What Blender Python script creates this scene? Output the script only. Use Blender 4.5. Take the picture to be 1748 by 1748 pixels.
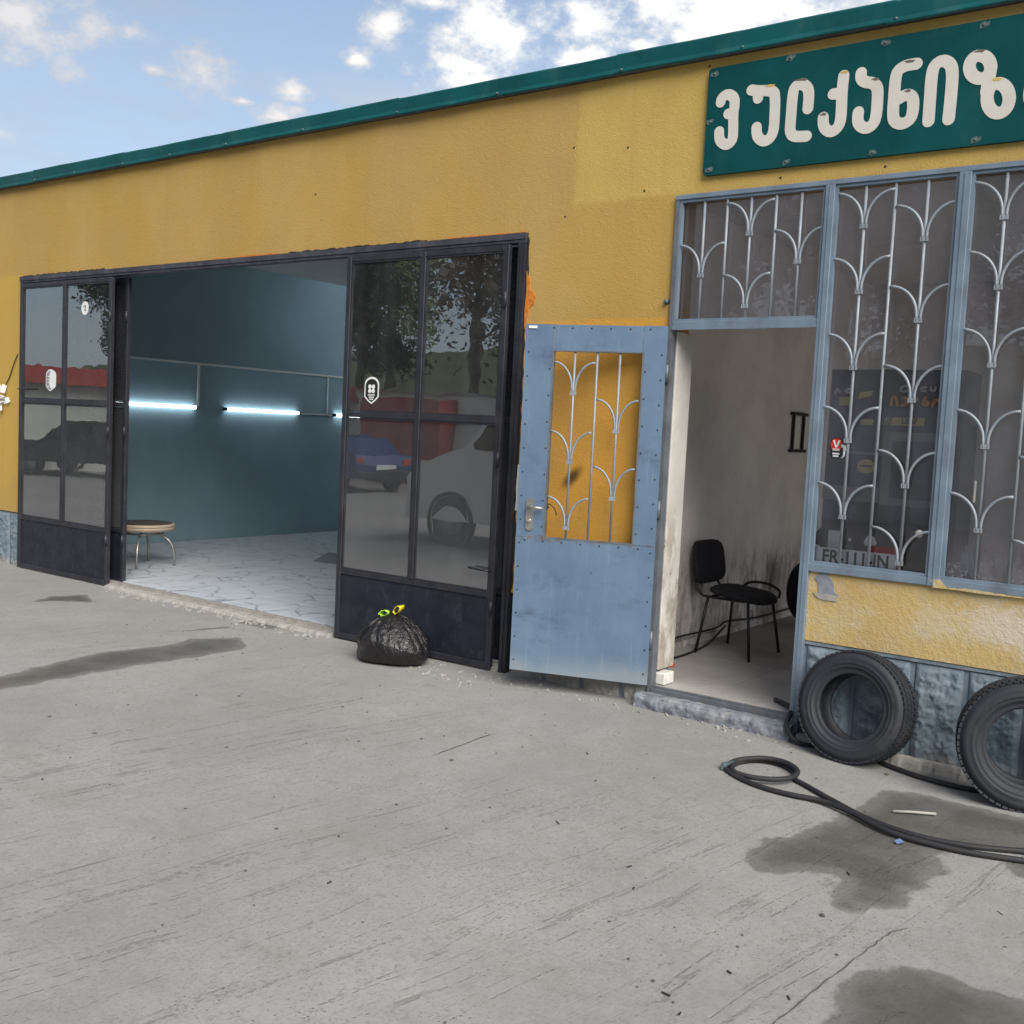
import bpy, bmesh, math, random
import numpy as np
from mathutils import Vector, Matrix, noise as mnoise
from mathutils.geometry import delaunay_2d_cdt

random.seed(7)
R = math.radians
sc = bpy.context.scene
for o in list(bpy.data.objects):
    bpy.data.objects.remove(o)
COL = sc.collection

# ------------------------------------------------------------------ camera
def cam_axes(yaw, pitch, roll):
    cy, sy, cp, sp = math.cos(yaw), math.sin(yaw), math.cos(pitch), math.sin(pitch)
    f = Vector((sy * cp, cy * cp, sp)); r = Vector((cy, -sy, 0)); u = r.cross(f)
    cr, sr = math.cos(roll), math.sin(roll)
    return cr * r + sr * u, -sr * r + cr * u, f
cam = bpy.data.cameras.new('camera')
cam.sensor_width = 36; cam.lens = 36 * 1794.13 / 1748; cam.clip_start = 0.05; cam.clip_end = 2000
camo = bpy.data.objects.new('camera', cam); COL.objects.link(camo)
_r, _u, _f = cam_axes(R(-36.156), R(-4.4456), R(2.7964))
camo.matrix_world = Matrix(((_r.x, _u.x, -_f.x, 0), (_r.y, _u.y, -_f.y, -5.9), (_r.z, _u.z, -_f.z, 1.705), (0, 0, 0, 1)))
sc.camera = camo

# ------------------------------------------------------------------ view, world, sun
sc.view_settings.view_transform = 'Standard'
sc.view_settings.look = 'None'
sc.view_settings.gamma = 1
sc.view_settings.use_curve_mapping = False
sc.view_settings.exposure = 1.0
sc.render.engine = 'CYCLES'
sc.cycles.use_denoising = True
sc.cycles.transparent_max_bounces = 32
sc.cycles.max_bounces = 10

SUN_EL, SUN_AZ = R(40), R(121)      # azimuth measured from +Y towards +X

class NT:
    """short hand for building node trees"""
    def __init__(self, tree):
        self.t = tree; self.n = tree.nodes; self.l = tree.links
    def new(self, typ, **kw):
        nd = self.n.new(typ)
        for k, v in kw.items(): setattr(nd, k, v)
        return nd
    def put(self, sock, v):
        if isinstance(v, bpy.types.NodeSocket): self.l.new(v, sock)
        elif v is not None:
            if isinstance(v, (tuple, list)) and len(v) == 3 and sock.type == 'RGBA': v = (*v, 1)
            sock.default_value = v
    def math(self, op, a, b=None, c=None, clamp=False):
        nd = self.new('ShaderNodeMath', operation=op, use_clamp=clamp)
        for i, v in enumerate((a, b, c)):
            if v is not None: self.put(nd.inputs[i], v)
        return nd.outputs[0]
    def vmath(self, op, a, b=None, out=0):
        nd = self.new('ShaderNodeVectorMath', operation=op)
        self.put(nd.inputs[0], a)
        if b is not None: self.put(nd.inputs[1], b)
        return nd.outputs[out]
    def noise(self, vec, scale=5, detail=4, rough=.55, out='Fac', dist=0):
        nd = self.new('ShaderNodeTexNoise')
        self.put(nd.inputs['Vector'], vec); self.put(nd.inputs['Scale'], scale)
        self.put(nd.inputs['Detail'], detail); self.put(nd.inputs['Roughness'], rough); self.put(nd.inputs['Distortion'], dist)
        return nd.outputs[out]
    def vor(self, vec, scale=5, feature='F1', rand=1, out=0):
        nd = self.new('ShaderNodeTexVoronoi', feature=feature)
        self.put(nd.inputs['Vector'], vec); self.put(nd.inputs['Scale'], scale)
        nd.inputs['Randomness'].default_value = rand
        return nd.outputs[out]
    def step(self, v, a, b, smooth=True):
        nd = self.new('ShaderNodeMapRange', interpolation_type='SMOOTHSTEP' if smooth else 'LINEAR')
        self.put(nd.inputs[0], v); self.put(nd.inputs[1], a); self.put(nd.inputs[2], b)
        return nd.outputs[0]
    def rng(self, v, a, b, c, d):
        nd = self.new('ShaderNodeMapRange')
        for i, x in enumerate((v, a, b, c, d)): self.put(nd.inputs[i], x)
        return nd.outputs[0]
    def mix(self, f, a, b, blend='MIX'):
        nd = self.new('ShaderNodeMix', data_type='RGBA', blend_type=blend)
        self.put(nd.inputs[0], f); self.put(nd.inputs[6], a); self.put(nd.inputs[7], b)
        return nd.outputs[2]
    def map(self, vec, scale=(1, 1, 1), rot=(0, 0, 0), loc=(0, 0, 0)):
        nd = self.new('ShaderNodeMapping')
        self.put(nd.inputs[0], vec); nd.inputs[1].default_value = loc; nd.inputs[2].default_value = rot; nd.inputs[3].default_value = scale
        return nd.outputs[0]
    def bump(self, h, strength=.5, dist=.01, normal=None):
        nd = self.new('ShaderNodeBump')
        nd.inputs['Strength'].default_value = strength; nd.inputs['Distance'].default_value = dist
        self.put(nd.inputs['Height'], h)
        if normal is not None: self.put(nd.inputs['Normal'], normal)
        return nd.outputs[0]
    def sep(self, vec):
        nd = self.new('ShaderNodeSeparateXYZ'); self.put(nd.inputs[0], vec); return nd.outputs
    def comb(self, x, y, z):
        nd = self.new('ShaderNodeCombineXYZ')
        for i, v in enumerate((x, y, z)): self.put(nd.inputs[i], v)
        return nd.outputs[0]

world = bpy.data.worlds.new('World'); sc.world = world; world.use_nodes = True
def build_world():
    world.node_tree.nodes.clear()
    T = NT(world.node_tree)
    sky = T.new('ShaderNodeTexSky', sky_type='NISHITA')
    sky.sun_disc = False; sky.sun_elevation = SUN_EL; sky.sun_rotation = SUN_AZ
    sky.air_density = 1.0; sky.dust_density = 1.5; sky.ozone_density = 1.2; sky.altitude = 500
    d = T.vmath('NORMALIZE', T.new('ShaderNodeTexCoord').outputs['Generated'])
    x, y, z = T.sep(d)
    az = T.math('ARCTAN2', x, y); el = T.math('ARCSINE', z)
    # cumulus seen over the roof: centre azimuth, elevation and half sizes in radians
    blobs = [(-1.0767,.3114,.0334,.0223),(-1.0565,.2978,.0334,.0223),(-1.0404,.2851,.0195,.0156),(-1.0225,.3146,.0234,.0178),(-.9848,.3153,.0145,.0072),
        (-.9282,.2925,.0256,.0156),(-.9689,.2902,.0145,.005),(-.8492,.2878,.0156,.0095),(-.8589,.2676,.0212,.0084),(-.7649,.3504,.0178,.0139),
        (-.7938,.3192,.0111,.0067),(-1.0867,.2214,.0123,.0078),(-.6679,.3424,.0446,.0418),(-.6965,.321,.0307,.0123),
        (-.6904,.3081,.0418,.0156),(-.6309,.358,.0223,.0111),(-.5825,.3605,.0201,.0145),(-.5271,.3732,.0334,.019),(-.4786,.3605,.0613,.0223),
        (-.4327,.3731,.078,.0334),(-.5835,.3327,.0279,.01),(-.7231,.3696,.0279,.0067),(-.8925,.2749,.01,.0033),(-.5358,.343,.0223,.0067)]
    fld = None
    for a, e, ra, re in blobs:
        u = T.math('DIVIDE', T.math('SUBTRACT', az, a), ra * 1.25 / math.cos(e))
        v = T.math('DIVIDE', T.math('SUBTRACT', el, e), re * 1.25)
        q = T.math('SQRT', T.math('ADD', T.math('MULTIPLY', u, u), T.math('MULTIPLY', v, v)))
        b = T.math('SUBTRACT', 1.0, q)
        fld = b if fld is None else T.math('SMOOTH_MAX', fld, b, .15)
    fld = T.math('MAXIMUM', fld, -1.0)
    dn = T.map(d, scale=(1, 1, 1.5))
    n1 = T.noise(dn, 26, 8, .62); n2 = T.noise(dn, 90, 5, .6)
    nn = T.math('ADD', T.math('MULTIPLY', T.math('SUBTRACT', n1, .5), 3.6), T.math('MULTIPLY', T.math('SUBTRACT', n2, .5), .9))
    local = T.math('MULTIPLY', T.step(T.math('ADD', fld, nn), -.35, 1.25), T.rng(az, -1.0, -.65, .74, 1.0))
    # the rest of the sky: broken clouds all round, kept out of the patch modelled above
    inside = T.math('MULTIPLY', T.math('MULTIPLY', T.step(az, -1.3, -1.16), T.step(az, -.36, -.5)), T.math('MULTIPLY', T.step(el, .5, .42), 1.0))
    g = T.noise(T.map(d, scale=(1, 1, 2)), 3.2, 9, .6)
    wide = T.math('MULTIPLY', T.step(g, .47, .62), T.math('SUBTRACT', 1.0, inside))
    thin = T.math('MULTIPLY', T.step(T.noise(T.map(d, scale=(1, 1, 4)), 7, 6, .6), .40, .8), .50)
    alpha = T.math('MAXIMUM', T.math('MAXIMUM', local, wide), thin)
    alpha = T.math('MULTIPLY', alpha, T.step(el, -.02, .05))
    shade = T.rng(T.math('ADD', fld, T.math('MULTIPLY', T.math('SUBTRACT', n1, .5), 3)), -.2, 1.2, .66, 1.12)
    ccol = T.mix(T.step(az, -.95, -.6), (5.0, 4.65, 4.35), (8.0, 7.7, 7.2))
    ccol = T.vmath('SCALE', ccol); sc_n = ccol.node; T.put(sc_n.inputs['Scale'], shade)
    hz = T.mix(T.math('MULTIPLY', T.step(el, .75, .0), .62), sky.outputs[0], (3.3, 3.9, 4.55))
    colr = T.mix(alpha, hz, ccol)
    bg = T.new('ShaderNodeBackground'); T.put(bg.inputs[0], colr); bg.inputs[1].default_value = .085
    out = T.new('ShaderNodeOutputWorld'); T.l.new(bg.outputs[0], out.inputs[0])
build_world()

sun = bpy.data.lights.new('sun', 'SUN'); sun.energy = 2.6; sun.angle = R(45); sun.color = (1, .95, .88)
suno = bpy.data.objects.new('sun', sun); COL.objects.link(suno)
sd = Vector((math.sin(SUN_AZ) * math.cos(SUN_EL), math.cos(SUN_AZ) * math.cos(SUN_EL), math.sin(SUN_EL)))
suno.rotation_euler = sd.to_track_quat('Z', 'Y').to_euler(); suno.location = (0, -10, 15)

# ------------------------------------------------------------------ materials
def new_mat(name):
    m = bpy.data.materials.new(name); m.use_nodes = True
    m.node_tree.nodes.clear()
    T = NT(m.node_tree)
    out = T.new('ShaderNodeOutputMaterial')
    p = T.new('ShaderNodeBsdfPrincipled'); T.l.new(p.outputs[0], out.inputs[0])
    return m, T, p, out
def obj_co(T): return T.new('ShaderNodeTexCoord').outputs['Object']

def simple(name, base, rough=.5, metal=0, var=.12, vscale=6, bump=0, bscale=60, dirt=None, damt=.3, dscale=3, spec=.5, emis=None, estr=0):
    m, T, p, out = new_mat(name)
    co = obj_co(T)
    n = T.noise(co, vscale, 5, .6)
    lo = tuple(c * (1 - var) for c in base); hi = tuple(min(1, c * (1 + var)) for c in base)
    col = T.mix(T.step(n, .3, .7), lo, hi)
    if dirt:
        dn = T.noise(T.map(co, scale=(1, 1, .6), loc=(3, 1, 7)), dscale, 8, .68)
        col = T.mix(T.math('MULTIPLY', T.step(dn, .5, .72), damt), col, dirt)
    T.put(p.inputs['Base Color'], col)
    T.put(p.inputs['Roughness'], T.rng(T.noise(co, vscale * 3, 4), .3, .7, max(0, rough - .08), min(1, rough + .08)))
    p.inputs['Metallic'].default_value = metal
    p.inputs['Specular IOR Level'].default_value = spec
    if bump: T.put(p.inputs['Normal'], T.bump(T.noise(co, bscale, 5, .6), bump, .004))
    if emis:
        p.inputs['Emission Color'].default_value = (*emis, 1); p.inputs['Emission Strength'].default_value = estr
    return m

def build_wall_yellow():
    m, T, p, out = new_mat('yellow_stucco')
    co = obj_co(T); x, y, z = T.sep(co)
    n_big = T.noise(T.map(co, scale=(1, 1, .5)), 1.3, 6, .6)
    n_mid = T.noise(co, 7, 6, .65)
    wig = T.math('MULTIPLY', T.math('SUBTRACT', T.noise(co, 9, 3), .5), .06)
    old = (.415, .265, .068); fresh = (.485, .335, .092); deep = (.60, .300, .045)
    # colour areas: the fresher coat right of x = -3.93 above the windows, a deeper yellow by the open door
    right = T.step(T.math('ADD', x, wig), -3.945, -3.925); high = T.step(T.math('ADD', z, wig), 3.19, 3.23)
    up = T.math('MULTIPLY', right, high)
    col = T.mix(T.math('MULTIPLY', T.step(n_big, .35, .65), .55), old, (.465, .31, .110))
    col = T.mix(up, col, fresh)
    low_left = T.math('MULTIPLY', T.step(x, -10.60, -10.62), T.math('SUBTRACT', 1, T.step(z, 3.05, 3.1)))
    col = T.mix(T.math('MULTIPLY', low_left, .7), col, (.50, .33, .065))
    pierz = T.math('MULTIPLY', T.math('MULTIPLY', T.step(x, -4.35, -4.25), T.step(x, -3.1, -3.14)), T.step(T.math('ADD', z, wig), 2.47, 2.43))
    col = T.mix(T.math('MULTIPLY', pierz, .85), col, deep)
    below = T.math('MULTIPLY', T.step(x, -2.3, -2.25), T.step(z, 1.05, 1.0))
    col = T.mix(below, col, (.50, .365, .150))
    # grime blotches, streaks running down, mottling
    blot = T.math('MULTIPLY', T.step(T.noise(T.map(co, scale=(1, 1, .8), loc=(7, 0, 3)), .9, 6, .65), .42, .66), .38)
    col = T.mix(blot, col, (.36, .235, .105))
    stk = T.noise(T.map(co, scale=(9, 1, .35)), 1.0, 6, .7)
    col = T.mix(T.math('MULTIPLY', T.step(stk, .52, .75), .24), col, (.33, .21, .08))
    col = T.mix(T.math('MULTIPLY', T.step(n_mid, .5, .8), .22), col, (.36, .22, .06))
    spk = T.vor(co, 4.5)
    col = T.mix(T.math('MULTIPLY', T.step(spk, .035, .02), T.step(T.noise(co, 2.2, 2), .5, .56)), col, (.09, .06, .03))
    pale = T.math('MULTIPLY', below, T.step(T.noise(T.map(co, scale=(1, 1, 1.3), loc=(2, 0, 5)), 4.5, 7, .7), .42, .66))
    col = T.mix(T.math('MULTIPLY', pale, .75), col, (.47, .40, .25))
    # soot mark behind the door grille
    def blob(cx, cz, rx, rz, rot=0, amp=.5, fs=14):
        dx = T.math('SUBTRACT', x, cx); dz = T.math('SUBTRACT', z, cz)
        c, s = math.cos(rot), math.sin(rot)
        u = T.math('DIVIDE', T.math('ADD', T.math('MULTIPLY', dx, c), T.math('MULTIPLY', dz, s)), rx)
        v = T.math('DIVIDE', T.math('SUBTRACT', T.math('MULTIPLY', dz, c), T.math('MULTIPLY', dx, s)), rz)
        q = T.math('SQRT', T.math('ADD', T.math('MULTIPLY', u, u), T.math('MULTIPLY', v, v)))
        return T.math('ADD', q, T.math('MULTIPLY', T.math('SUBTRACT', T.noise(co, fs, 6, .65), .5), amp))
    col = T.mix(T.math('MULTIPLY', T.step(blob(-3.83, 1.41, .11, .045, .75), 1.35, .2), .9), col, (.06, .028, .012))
    # white salt bloom on the wall below the second window
    sb = blob(-1.02, .80, .34, .13, -.1, 2.0, 22)
    col = T.mix(T.math('MULTIPLY', T.step(sb, 1.25, .4), .75), col, (.56, .50, .42))
    sb2 = blob(-1.45, .78, .16, .13, 0, 2.2, 30)
    col = T.mix(T.math('MULTIPLY', T.step(sb2, 1.1, .3), .4), col, (.54, .48, .38))
    T.put(p.inputs['Base Color'], col)
    p.inputs['Roughness'].default_value = .88; p.inputs['Specular IOR Level'].default_value = .25
    h1 = T.noise(T.map(co, scale=(1, 1, 1)), 95, 4, .6)
    h2 = T.noise(co, 34, 5, .65, dist=.25)
    h = T.math('ADD', T.math('MULTIPLY', T.step(h1, .45, .75), .5), T.math('MULTIPLY', T.step(h2, .35, .7), T.math('ADD', .30, T.math('MULTIPLY', below, .35))))
    T.put(p.inputs['Normal'], T.bump(h, .50, .006))
    return m

def build_concrete():
    m, T, p, out = new_mat('forecourt_concrete')
    co = obj_co(T); x, y, z = T.sep(co)
    wet_a = T.new('ShaderNodeAttribute', attribute_name='wet').outputs['Fac']
    big = T.noise(co, .55, 6, .6); mid = T.noise(co, 3.2, 7, .65); fine = T.noise(co, 60, 5, .7)
    col = T.mix(T.step(big, .35, .68), (.236, .231, .221), (.290, .284, .272))
    col = T.mix(T.math('MULTIPLY', T.step(mid, .42, .75), .35), col, (.335, .328, .314))
    col = T.mix(T.math('MULTIPLY', T.step(fine, .48, .70), .50), col, (.165, .161, .151))
    # broom and trowel grooves running away from the wall, broken up
    gv = T.map(co, rot=(0, 0, R(9)), scale=(1, 1, 1))
    gx, gy, gz = T.sep(gv)
    wob = T.math('MULTIPLY', T.math('SUBTRACT', T.noise(gv, .9, 2), .5), .14)
    def ridge(scale, stretch, lo, hi, seed):
        v = T.comb(T.math('ADD', gx, wob), T.math('MULTIPLY', gy, stretch), seed)
        r = T.math('ABSOLUTE', T.math('SUBTRACT', T.noise(v, scale, 2, .5), .5))
        return T.step(r, hi, lo)
    jag = T.noise(T.map(gv, scale=(1, .6, 1)), 55, 4, .75)
    broken = T.step(T.math('ADD', T.noise(T.map(gv, scale=(1, .35, 1)), 9, 5, .7), T.math('MULTIPLY', T.math('SUBTRACT', jag, .5), 1.3)), .46, .60)
    zone = T.math('MULTIPLY', T.step(T.math('ADD', T.noise(co, .45, 3), T.math('MULTIPLY', y, -.03)), .40, .62), T.step(y, .2, -1.4))
    g1 = T.math('MULTIPLY', ridge(6.5, .04, .002, .017, 1), broken)
    g2 = T.math('MULTIPLY', ridge(17, .05, .003, .022, 5), T.step(T.noise(T.map(gv, scale=(1, .3, 1)), 15, 4, .7), .50, .62))
    groove = T.math('MULTIPLY', T.math('MAXIMUM', g1, T.math('MULTIPLY', g2, .22)), zone)
    sc1 = T.noise(T.map(gv, scale=(1, .55, 1)), 62, 4, .6, dist=1.3)
    scuff = T.math('MULTIPLY', T.step(sc1, .585, .66), T.step(T.noise(co, 1.1, 4), .36, .58))
    sc2 = T.noise(T.map(gv, scale=(1, .7, 1), loc=(5, 2, 0)), 120, 3, .6, dist=1.0)
    scuff2 = T.math('MULTIPLY', T.step(sc2, .60, .68), T.step(T.noise(T.map(co, loc=(3, 8, 0)), 1.6, 4), .42, .60))
    pits = T.math('MULTIPLY', T.step(T.vor(co, 30), .17, .08), T.step(T.noise(co, 4, 3), .50, .58))
    scuff = T.math('MAXIMUM', scuff, scuff2)
    mott = T.noise(co, 11, 6, .7)
    col = T.mix(T.math('MULTIPLY', T.step(mott, .48, .70), .30), col, (.19, .182, .165))
    dark = T.math('MAXIMUM', T.math('MAXIMUM', T.math('MULTIPLY', groove, .50), T.math('MULTIPLY', scuff, .42)), T.math('MULTIPLY', pits, .65))
    col = T.mix(T.math('MULTIPLY', T.step(T.noise(T.map(gv, scale=(1, .5, 1), loc=(1, 1, 0)), 36, 4, .7), .55, .72), .22), col, (.36, .353, .338))
    col = T.mix(dark, col, (.125, .12, .108))
    # dry dust and stains along the wall
    stain = T.math('MULTIPLY', T.step(T.noise(T.map(co, scale=(1, 1.8, 1)), 1.1, 7, .7), .52, .72), .35)
    col = T.mix(stain, col, (.195, .184, .163))
    # wet patches
    wn = T.math('ADD', T.math('MULTIPLY', T.math('SUBTRACT', T.noise(co, 7, 6, .62), .5), .50), T.math('MULTIPLY', T.math('SUBTRACT', T.noise(co, 2.4, 3, .5), .5), .35))
    wv = T.math('ADD', wet_a, wn)
    wet = T.math('ADD', T.math('MULTIPLY', T.step(wv, .44, .545), .76), T.math('MULTIPLY', T.step(T.math('ADD', wv, T.math('MULTIPLY', T.math('SUBTRACT', T.noise(co, 3.1, 5, .65), .5), .5)), .55, .82), .24))
    wet2 = T.math('MULTIPLY', T.step(wv, .5, .95), .55)
    wcol = T.mix(.84, (1, 1, 1), (.28, .275, .25))
    colw = T.mix(1.0, col, wcol, 'MULTIPLY')
    colw = T.mix(T.math('MULTIPLY', wet2, T.step(T.noise(co, 4, 4), .4, .6)), colw, (.05, .048, .042))
    col = T.mix(T.math('MULTIPLY', wet, .88), col, colw)
    T.put(p.inputs['Base Color'], col)
    T.put(p.inputs['Roughness'], T.rng(wet, 0, 1, .9, .38))
    p.inputs['Specular IOR Level'].default_value = .3
    h = T.math('ADD', T.math('MULTIPLY', mid, .8), T.math('MULTIPLY', T.noise(co, 130, 4, .7), .12))
    h = T.math('ADD', h, T.math('MULTIPLY', T.noise(co, 24, 5, .7), .35))
    h = T.math('SUBTRACT', h, T.math('ADD', T.math('MULTIPLY', groove, .40), T.math('ADD', T.math('MULTIPLY', scuff, .30), T.math('MULTIPLY', pits, .5))))
    T.put(p.inputs['Normal'], T.bump(h, .50, .012))
    return m

def build_blue_paint():
    m, T, p, out = new_mat('blue_door_paint')
    co = obj_co(T); x, y, z = T.sep(co)
    n1 = T.noise(T.map(co, scale=(1, 1, .6)), 2.2, 7, .65)
    col = T.mix(T.step(n1, .3, .7), (.085, .140, .215), (.120, .185, .265))
    n2 = T.noise(T.map(co, scale=(.7, 1, 1.4), loc=(4, 0, 2)), 3.2, 8, .7)
    col = T.mix(T.math('MULTIPLY', T.step(n2, .51, .76), .78), col, (.045, .070, .125))
    strk = T.noise(T.map(co, scale=(14, 1, .9)), 2, 5, .7)
    col = T.mix(T.math('MULTIPLY', T.step(strk, .54, .76), .45), col, (.20, .26, .33))
    chip = T.noise(co, 34, 3, .6); area = T.step(T.noise(co, 3.4, 4), .5, .62)
    col = T.mix(T.math('MULTIPLY', T.step(chip, .70, .74), area), col, (.035, .035, .045))
    seam = T.math('MULTIPLY', T.step(T.math('ABSOLUTE', T.math('SUBTRACT', z, 1.016)), .035, .003), T.step(T.noise(co, 22, 5, .7), .50, .62))
    col = T.mix(T.math('MULTIPLY', seam, .7), col, (.11, .055, .03))
    low = T.step(T.math('ADD', z, T.math('MULTIPLY', T.math('SUBTRACT', n1, .5), .3)), .30, .12)
    col = T.mix(T.math('MULTIPLY', low, .6), col, (.28, .30, .30))
    T.put(p.inputs['Base Color'], col)
    T.put(p.inputs['Roughness'], T.rng(n2, .3, .7, .40, .58))
    T.put(p.inputs['Normal'], T.bump(T.math('ADD', T.noise(co, 3, 3), T.math('MULTIPLY', T.noise(co, 40, 4), .05)), .35, .012))
    return m

def build_glass(name, dirt_amt, ior=1.65, tint=(.93, .96, .96), dirtcol=(.30, .30, .33), dscale=3, floor=0.0, spl=0, low=0, wiped=0):
    m, T, p, out = new_mat(name)
    T.n.remove(p)
    co = obj_co(T)
    fr = T.new('ShaderNodeFresnel'); fr.inputs[0].default_value = ior
    tr = T.new('ShaderNodeBsdfTransparent'); tr.inputs[0].default_value = (*tint, 1)
    gl = T.new('ShaderNodeBsdfGlossy'); gl.inputs['Roughness'].default_value = .005; gl.inputs[0].default_value = (.95, .97, 1, 1)
    wav = T.bump(T.noise(co, 2.2, 2), .10, .012)
    T.put(gl.inputs['Normal'], wav)
    mx = T.new('ShaderNodeMixShader'); T.put(mx.inputs[0], fr.outputs[0]); T.l.new(tr.outputs[0], mx.inputs[1]); T.l.new(gl.outputs[0], mx.inputs[2])
    df = T.new('ShaderNodeBsdfDiffuse'); df.inputs[0].default_value = (*dirtcol, 1)
    n = T.noise(T.map(co, scale=(1, 1, .5)), dscale, 8, .7)
    f = T.math('ADD', T.math('MULTIPLY', T.step(n, .3, .75), dirt_amt), floor)
    if low:   # splash dust, heavier towards the sill
        f = T.math('ADD', f, T.math('MULTIPLY', T.step(T.math('ADD', T.sep(co)[2], T.math('MULTIPLY', n, .6)), 2.6, .9), low))
    if wiped:   # rubbed clean along the sill
        f = T.math('MULTIPLY', f, T.step(T.math('ADD', T.sep(co)[2], T.math('MULTIPLY', n, .15)), 1.16, 1.5))
    if spl:   # paint spatter low on the pane
        x, y, z = T.sep(co)
        sp = T.math('MULTIPLY', T.step(T.noise(co, 75, 4, .7), .54, .60), T.step(T.math('ADD', z, T.math('MULTIPLY', T.noise(co, 9, 3), .25)), 1.30, 1.12))
        f = T.math('MAXIMUM', f, T.math('MULTIPLY', sp, .65))
    m2 = T.new('ShaderNodeMixShader'); T.put(m2.inputs[0], f); T.l.new(mx.outputs[0], m2.inputs[1]); T.l.new(df.outputs[0], m2.inputs[2])
    T.l.new(m2.outputs[0], out.inputs[0])
    return m

def build_tile():
    m, T, p, out = new_mat('floor_tile')
    co = obj_co(T)
    info = T.new('ShaderNodeObjectInfo')
    v = T.vmath('ADD', co, T.comb(T.math('MULTIPLY', info.outputs['Random'], 37), T.math('MULTIPLY', info.outputs['Random'], 11), 0))
    g = T.new('ShaderNodeNewGeometry').outputs['Position']
    gw = T.vmath('ADD', g, T.vmath('SCALE', T.vmath('SUBTRACT', T.noise(g, 3, 3, out='Color'), (.5, .5, .5))))
    T.put(gw.node.inputs[1].links[0].from_node.inputs['Scale'], .22)
    crk = T.vor(gw, 2.9, 'DISTANCE_TO_EDGE')
    line = T.math('MULTIPLY', T.step(crk, .045, .010), T.step(T.noise(g, 7, 4), .38, .58))
    c = T.mix(T.noise(v, 5, 5), (.40, .435, .48), (.50, .53, .57))
    c = T.mix(T.math('MULTIPLY', line, .85), c, (.15, .165, .19))
    c = T.mix(T.math('MULTIPLY', T.step(T.noise(g, .9, 6, .7), .5, .75), .35), c, (.33, .33, .32))
    T.put(p.inputs['Base Color'], c); p.inputs['Roughness'].default_value = .42
    return m

def build_plaster(name, base, dirtcol, lowdirt=True, zlow=.75):
    m, T, p, out = new_mat(name)
    co = obj_co(T); x, y, z = T.sep(co)
    n = T.noise(co, 2.0, 7, .65); n2 = T.noise(T.map(co, scale=(1, 1, .4)), 7, 7, .72)
    c = T.mix(T.step(n, .35, .7), base, tuple(v * .82 for v in base))
    if lowdirt:
        lo = T.step(T.math('ADD', z, T.math('MULTIPLY', T.math('SUBTRACT', n2, .5), .5)), zlow + .22, zlow - .15)
        c = T.mix(T.math('MULTIPLY', lo, T.math('MULTIPLY', T.step(n2, .42, .62), .9)), c, dirtcol)
        scr = T.step(T.noise(T.map(co, scale=(1, 1, .35)), 16, 6, .75), .58, .66)
        c = T.mix(T.math('MULTIPLY', T.math('MULTIPLY', scr, lo), .8), c, tuple(v * .3 for v in dirtcol))
    T.put(p.inputs['Base Color'], c); p.inputs['Roughness'].default_value = .9
    T.put(p.inputs['Normal'], T.bump(T.math('ADD', T.noise(co, 18, 5), T.math('MULTIPLY', n2, 1.5)), .4, .008))
    return m

def build_stone():
    m, T, p, out = new_mat('painted_stone')
    co = T.new('ShaderNodeNewGeometry').outputs['Position']; x, y, z = T.sep(co)
    info = T.new('ShaderNodeObjectInfo')
    n = T.noise(co, 6, 7, .65)
    c = T.mix(T.step(n, .3, .7), (.135, .180, .225), (.205, .250, .290))
    c = T.mix(T.math('MULTIPLY', T.step(T.noise(co, 26, 5, .7), .55, .7), .5), c, (.32, .36, .40))
    bare = T.math('MULTIPLY', T.step(x, -2.4, -3.0), T.step(T.math('ADD', z, T.math('MULTIPLY', T.math('SUBTRACT', n, .5), .6)), .42, .2))
    bare = T.math('MULTIPLY', bare, T.step(x, -6, -5))
    c = T.mix(T.math('MULTIPLY', bare, .8), c, (.30, .285, .255))
    dust = T.step(T.math('ADD', z, T.math('MULTIPLY', T.math('SUBTRACT', n, .5), .25)), .10, .0)
    c = T.mix(T.math('MULTIPLY', dust, .8), c, (.30, .285, .26))
    T.put(p.inputs['Base Color'], c); p.inputs['Roughness'].default_value = .9; p.inputs['Specular IOR Level'].default_value = .2
    T.put(p.inputs['Normal'], T.bump(T.noise(co, 70, 5, .75), .7, .006))
    return m

def build_bag():
    m, T, p, out = new_mat('black_bin_liner')
    co = obj_co(T)
    p.inputs['Base Color'].default_value = (.010, .009, .010, 1); p.inputs['Roughness'].default_value = .30
    wr = T.noise(T.map(co, scale=(1, 1, .45)), 13, 4, .6, dist=1.4)
    T.put(p.inputs['Normal'], T.bump(T.math('ADD', wr, T.math('MULTIPLY', T.noise(co, 40, 4), .2)), .8, .03))
    return m

def build_rubber(name, base=(.015, .018, .025)):
    m, T, p, out = new_mat(name)
    co = obj_co(T)
    n = T.noise(co, 5, 7, .68)
    c = T.mix(T.math('MULTIPLY', T.step(n, .48, .75), .75), base, (.045, .044, .043))
    T.put(p.inputs['Base Color'], c); p.inputs['Roughness'].default_value = .7
    T.put(p.inputs['Normal'], T.bump(T.noise(co, 120, 3), .15, .003))
    return m

def build_leaf(name, a, b):
    m, T, p, out = new_mat(name)
    g = T.new('ShaderNodeNewGeometry')
    c = T.mix(T.step(T.noise(g.outputs['Position'], .9, 3), .35, .65), a, b)
    T.put(p.inputs['Base Color'], c); p.inputs['Roughness'].default_value = .6
    return m

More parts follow.
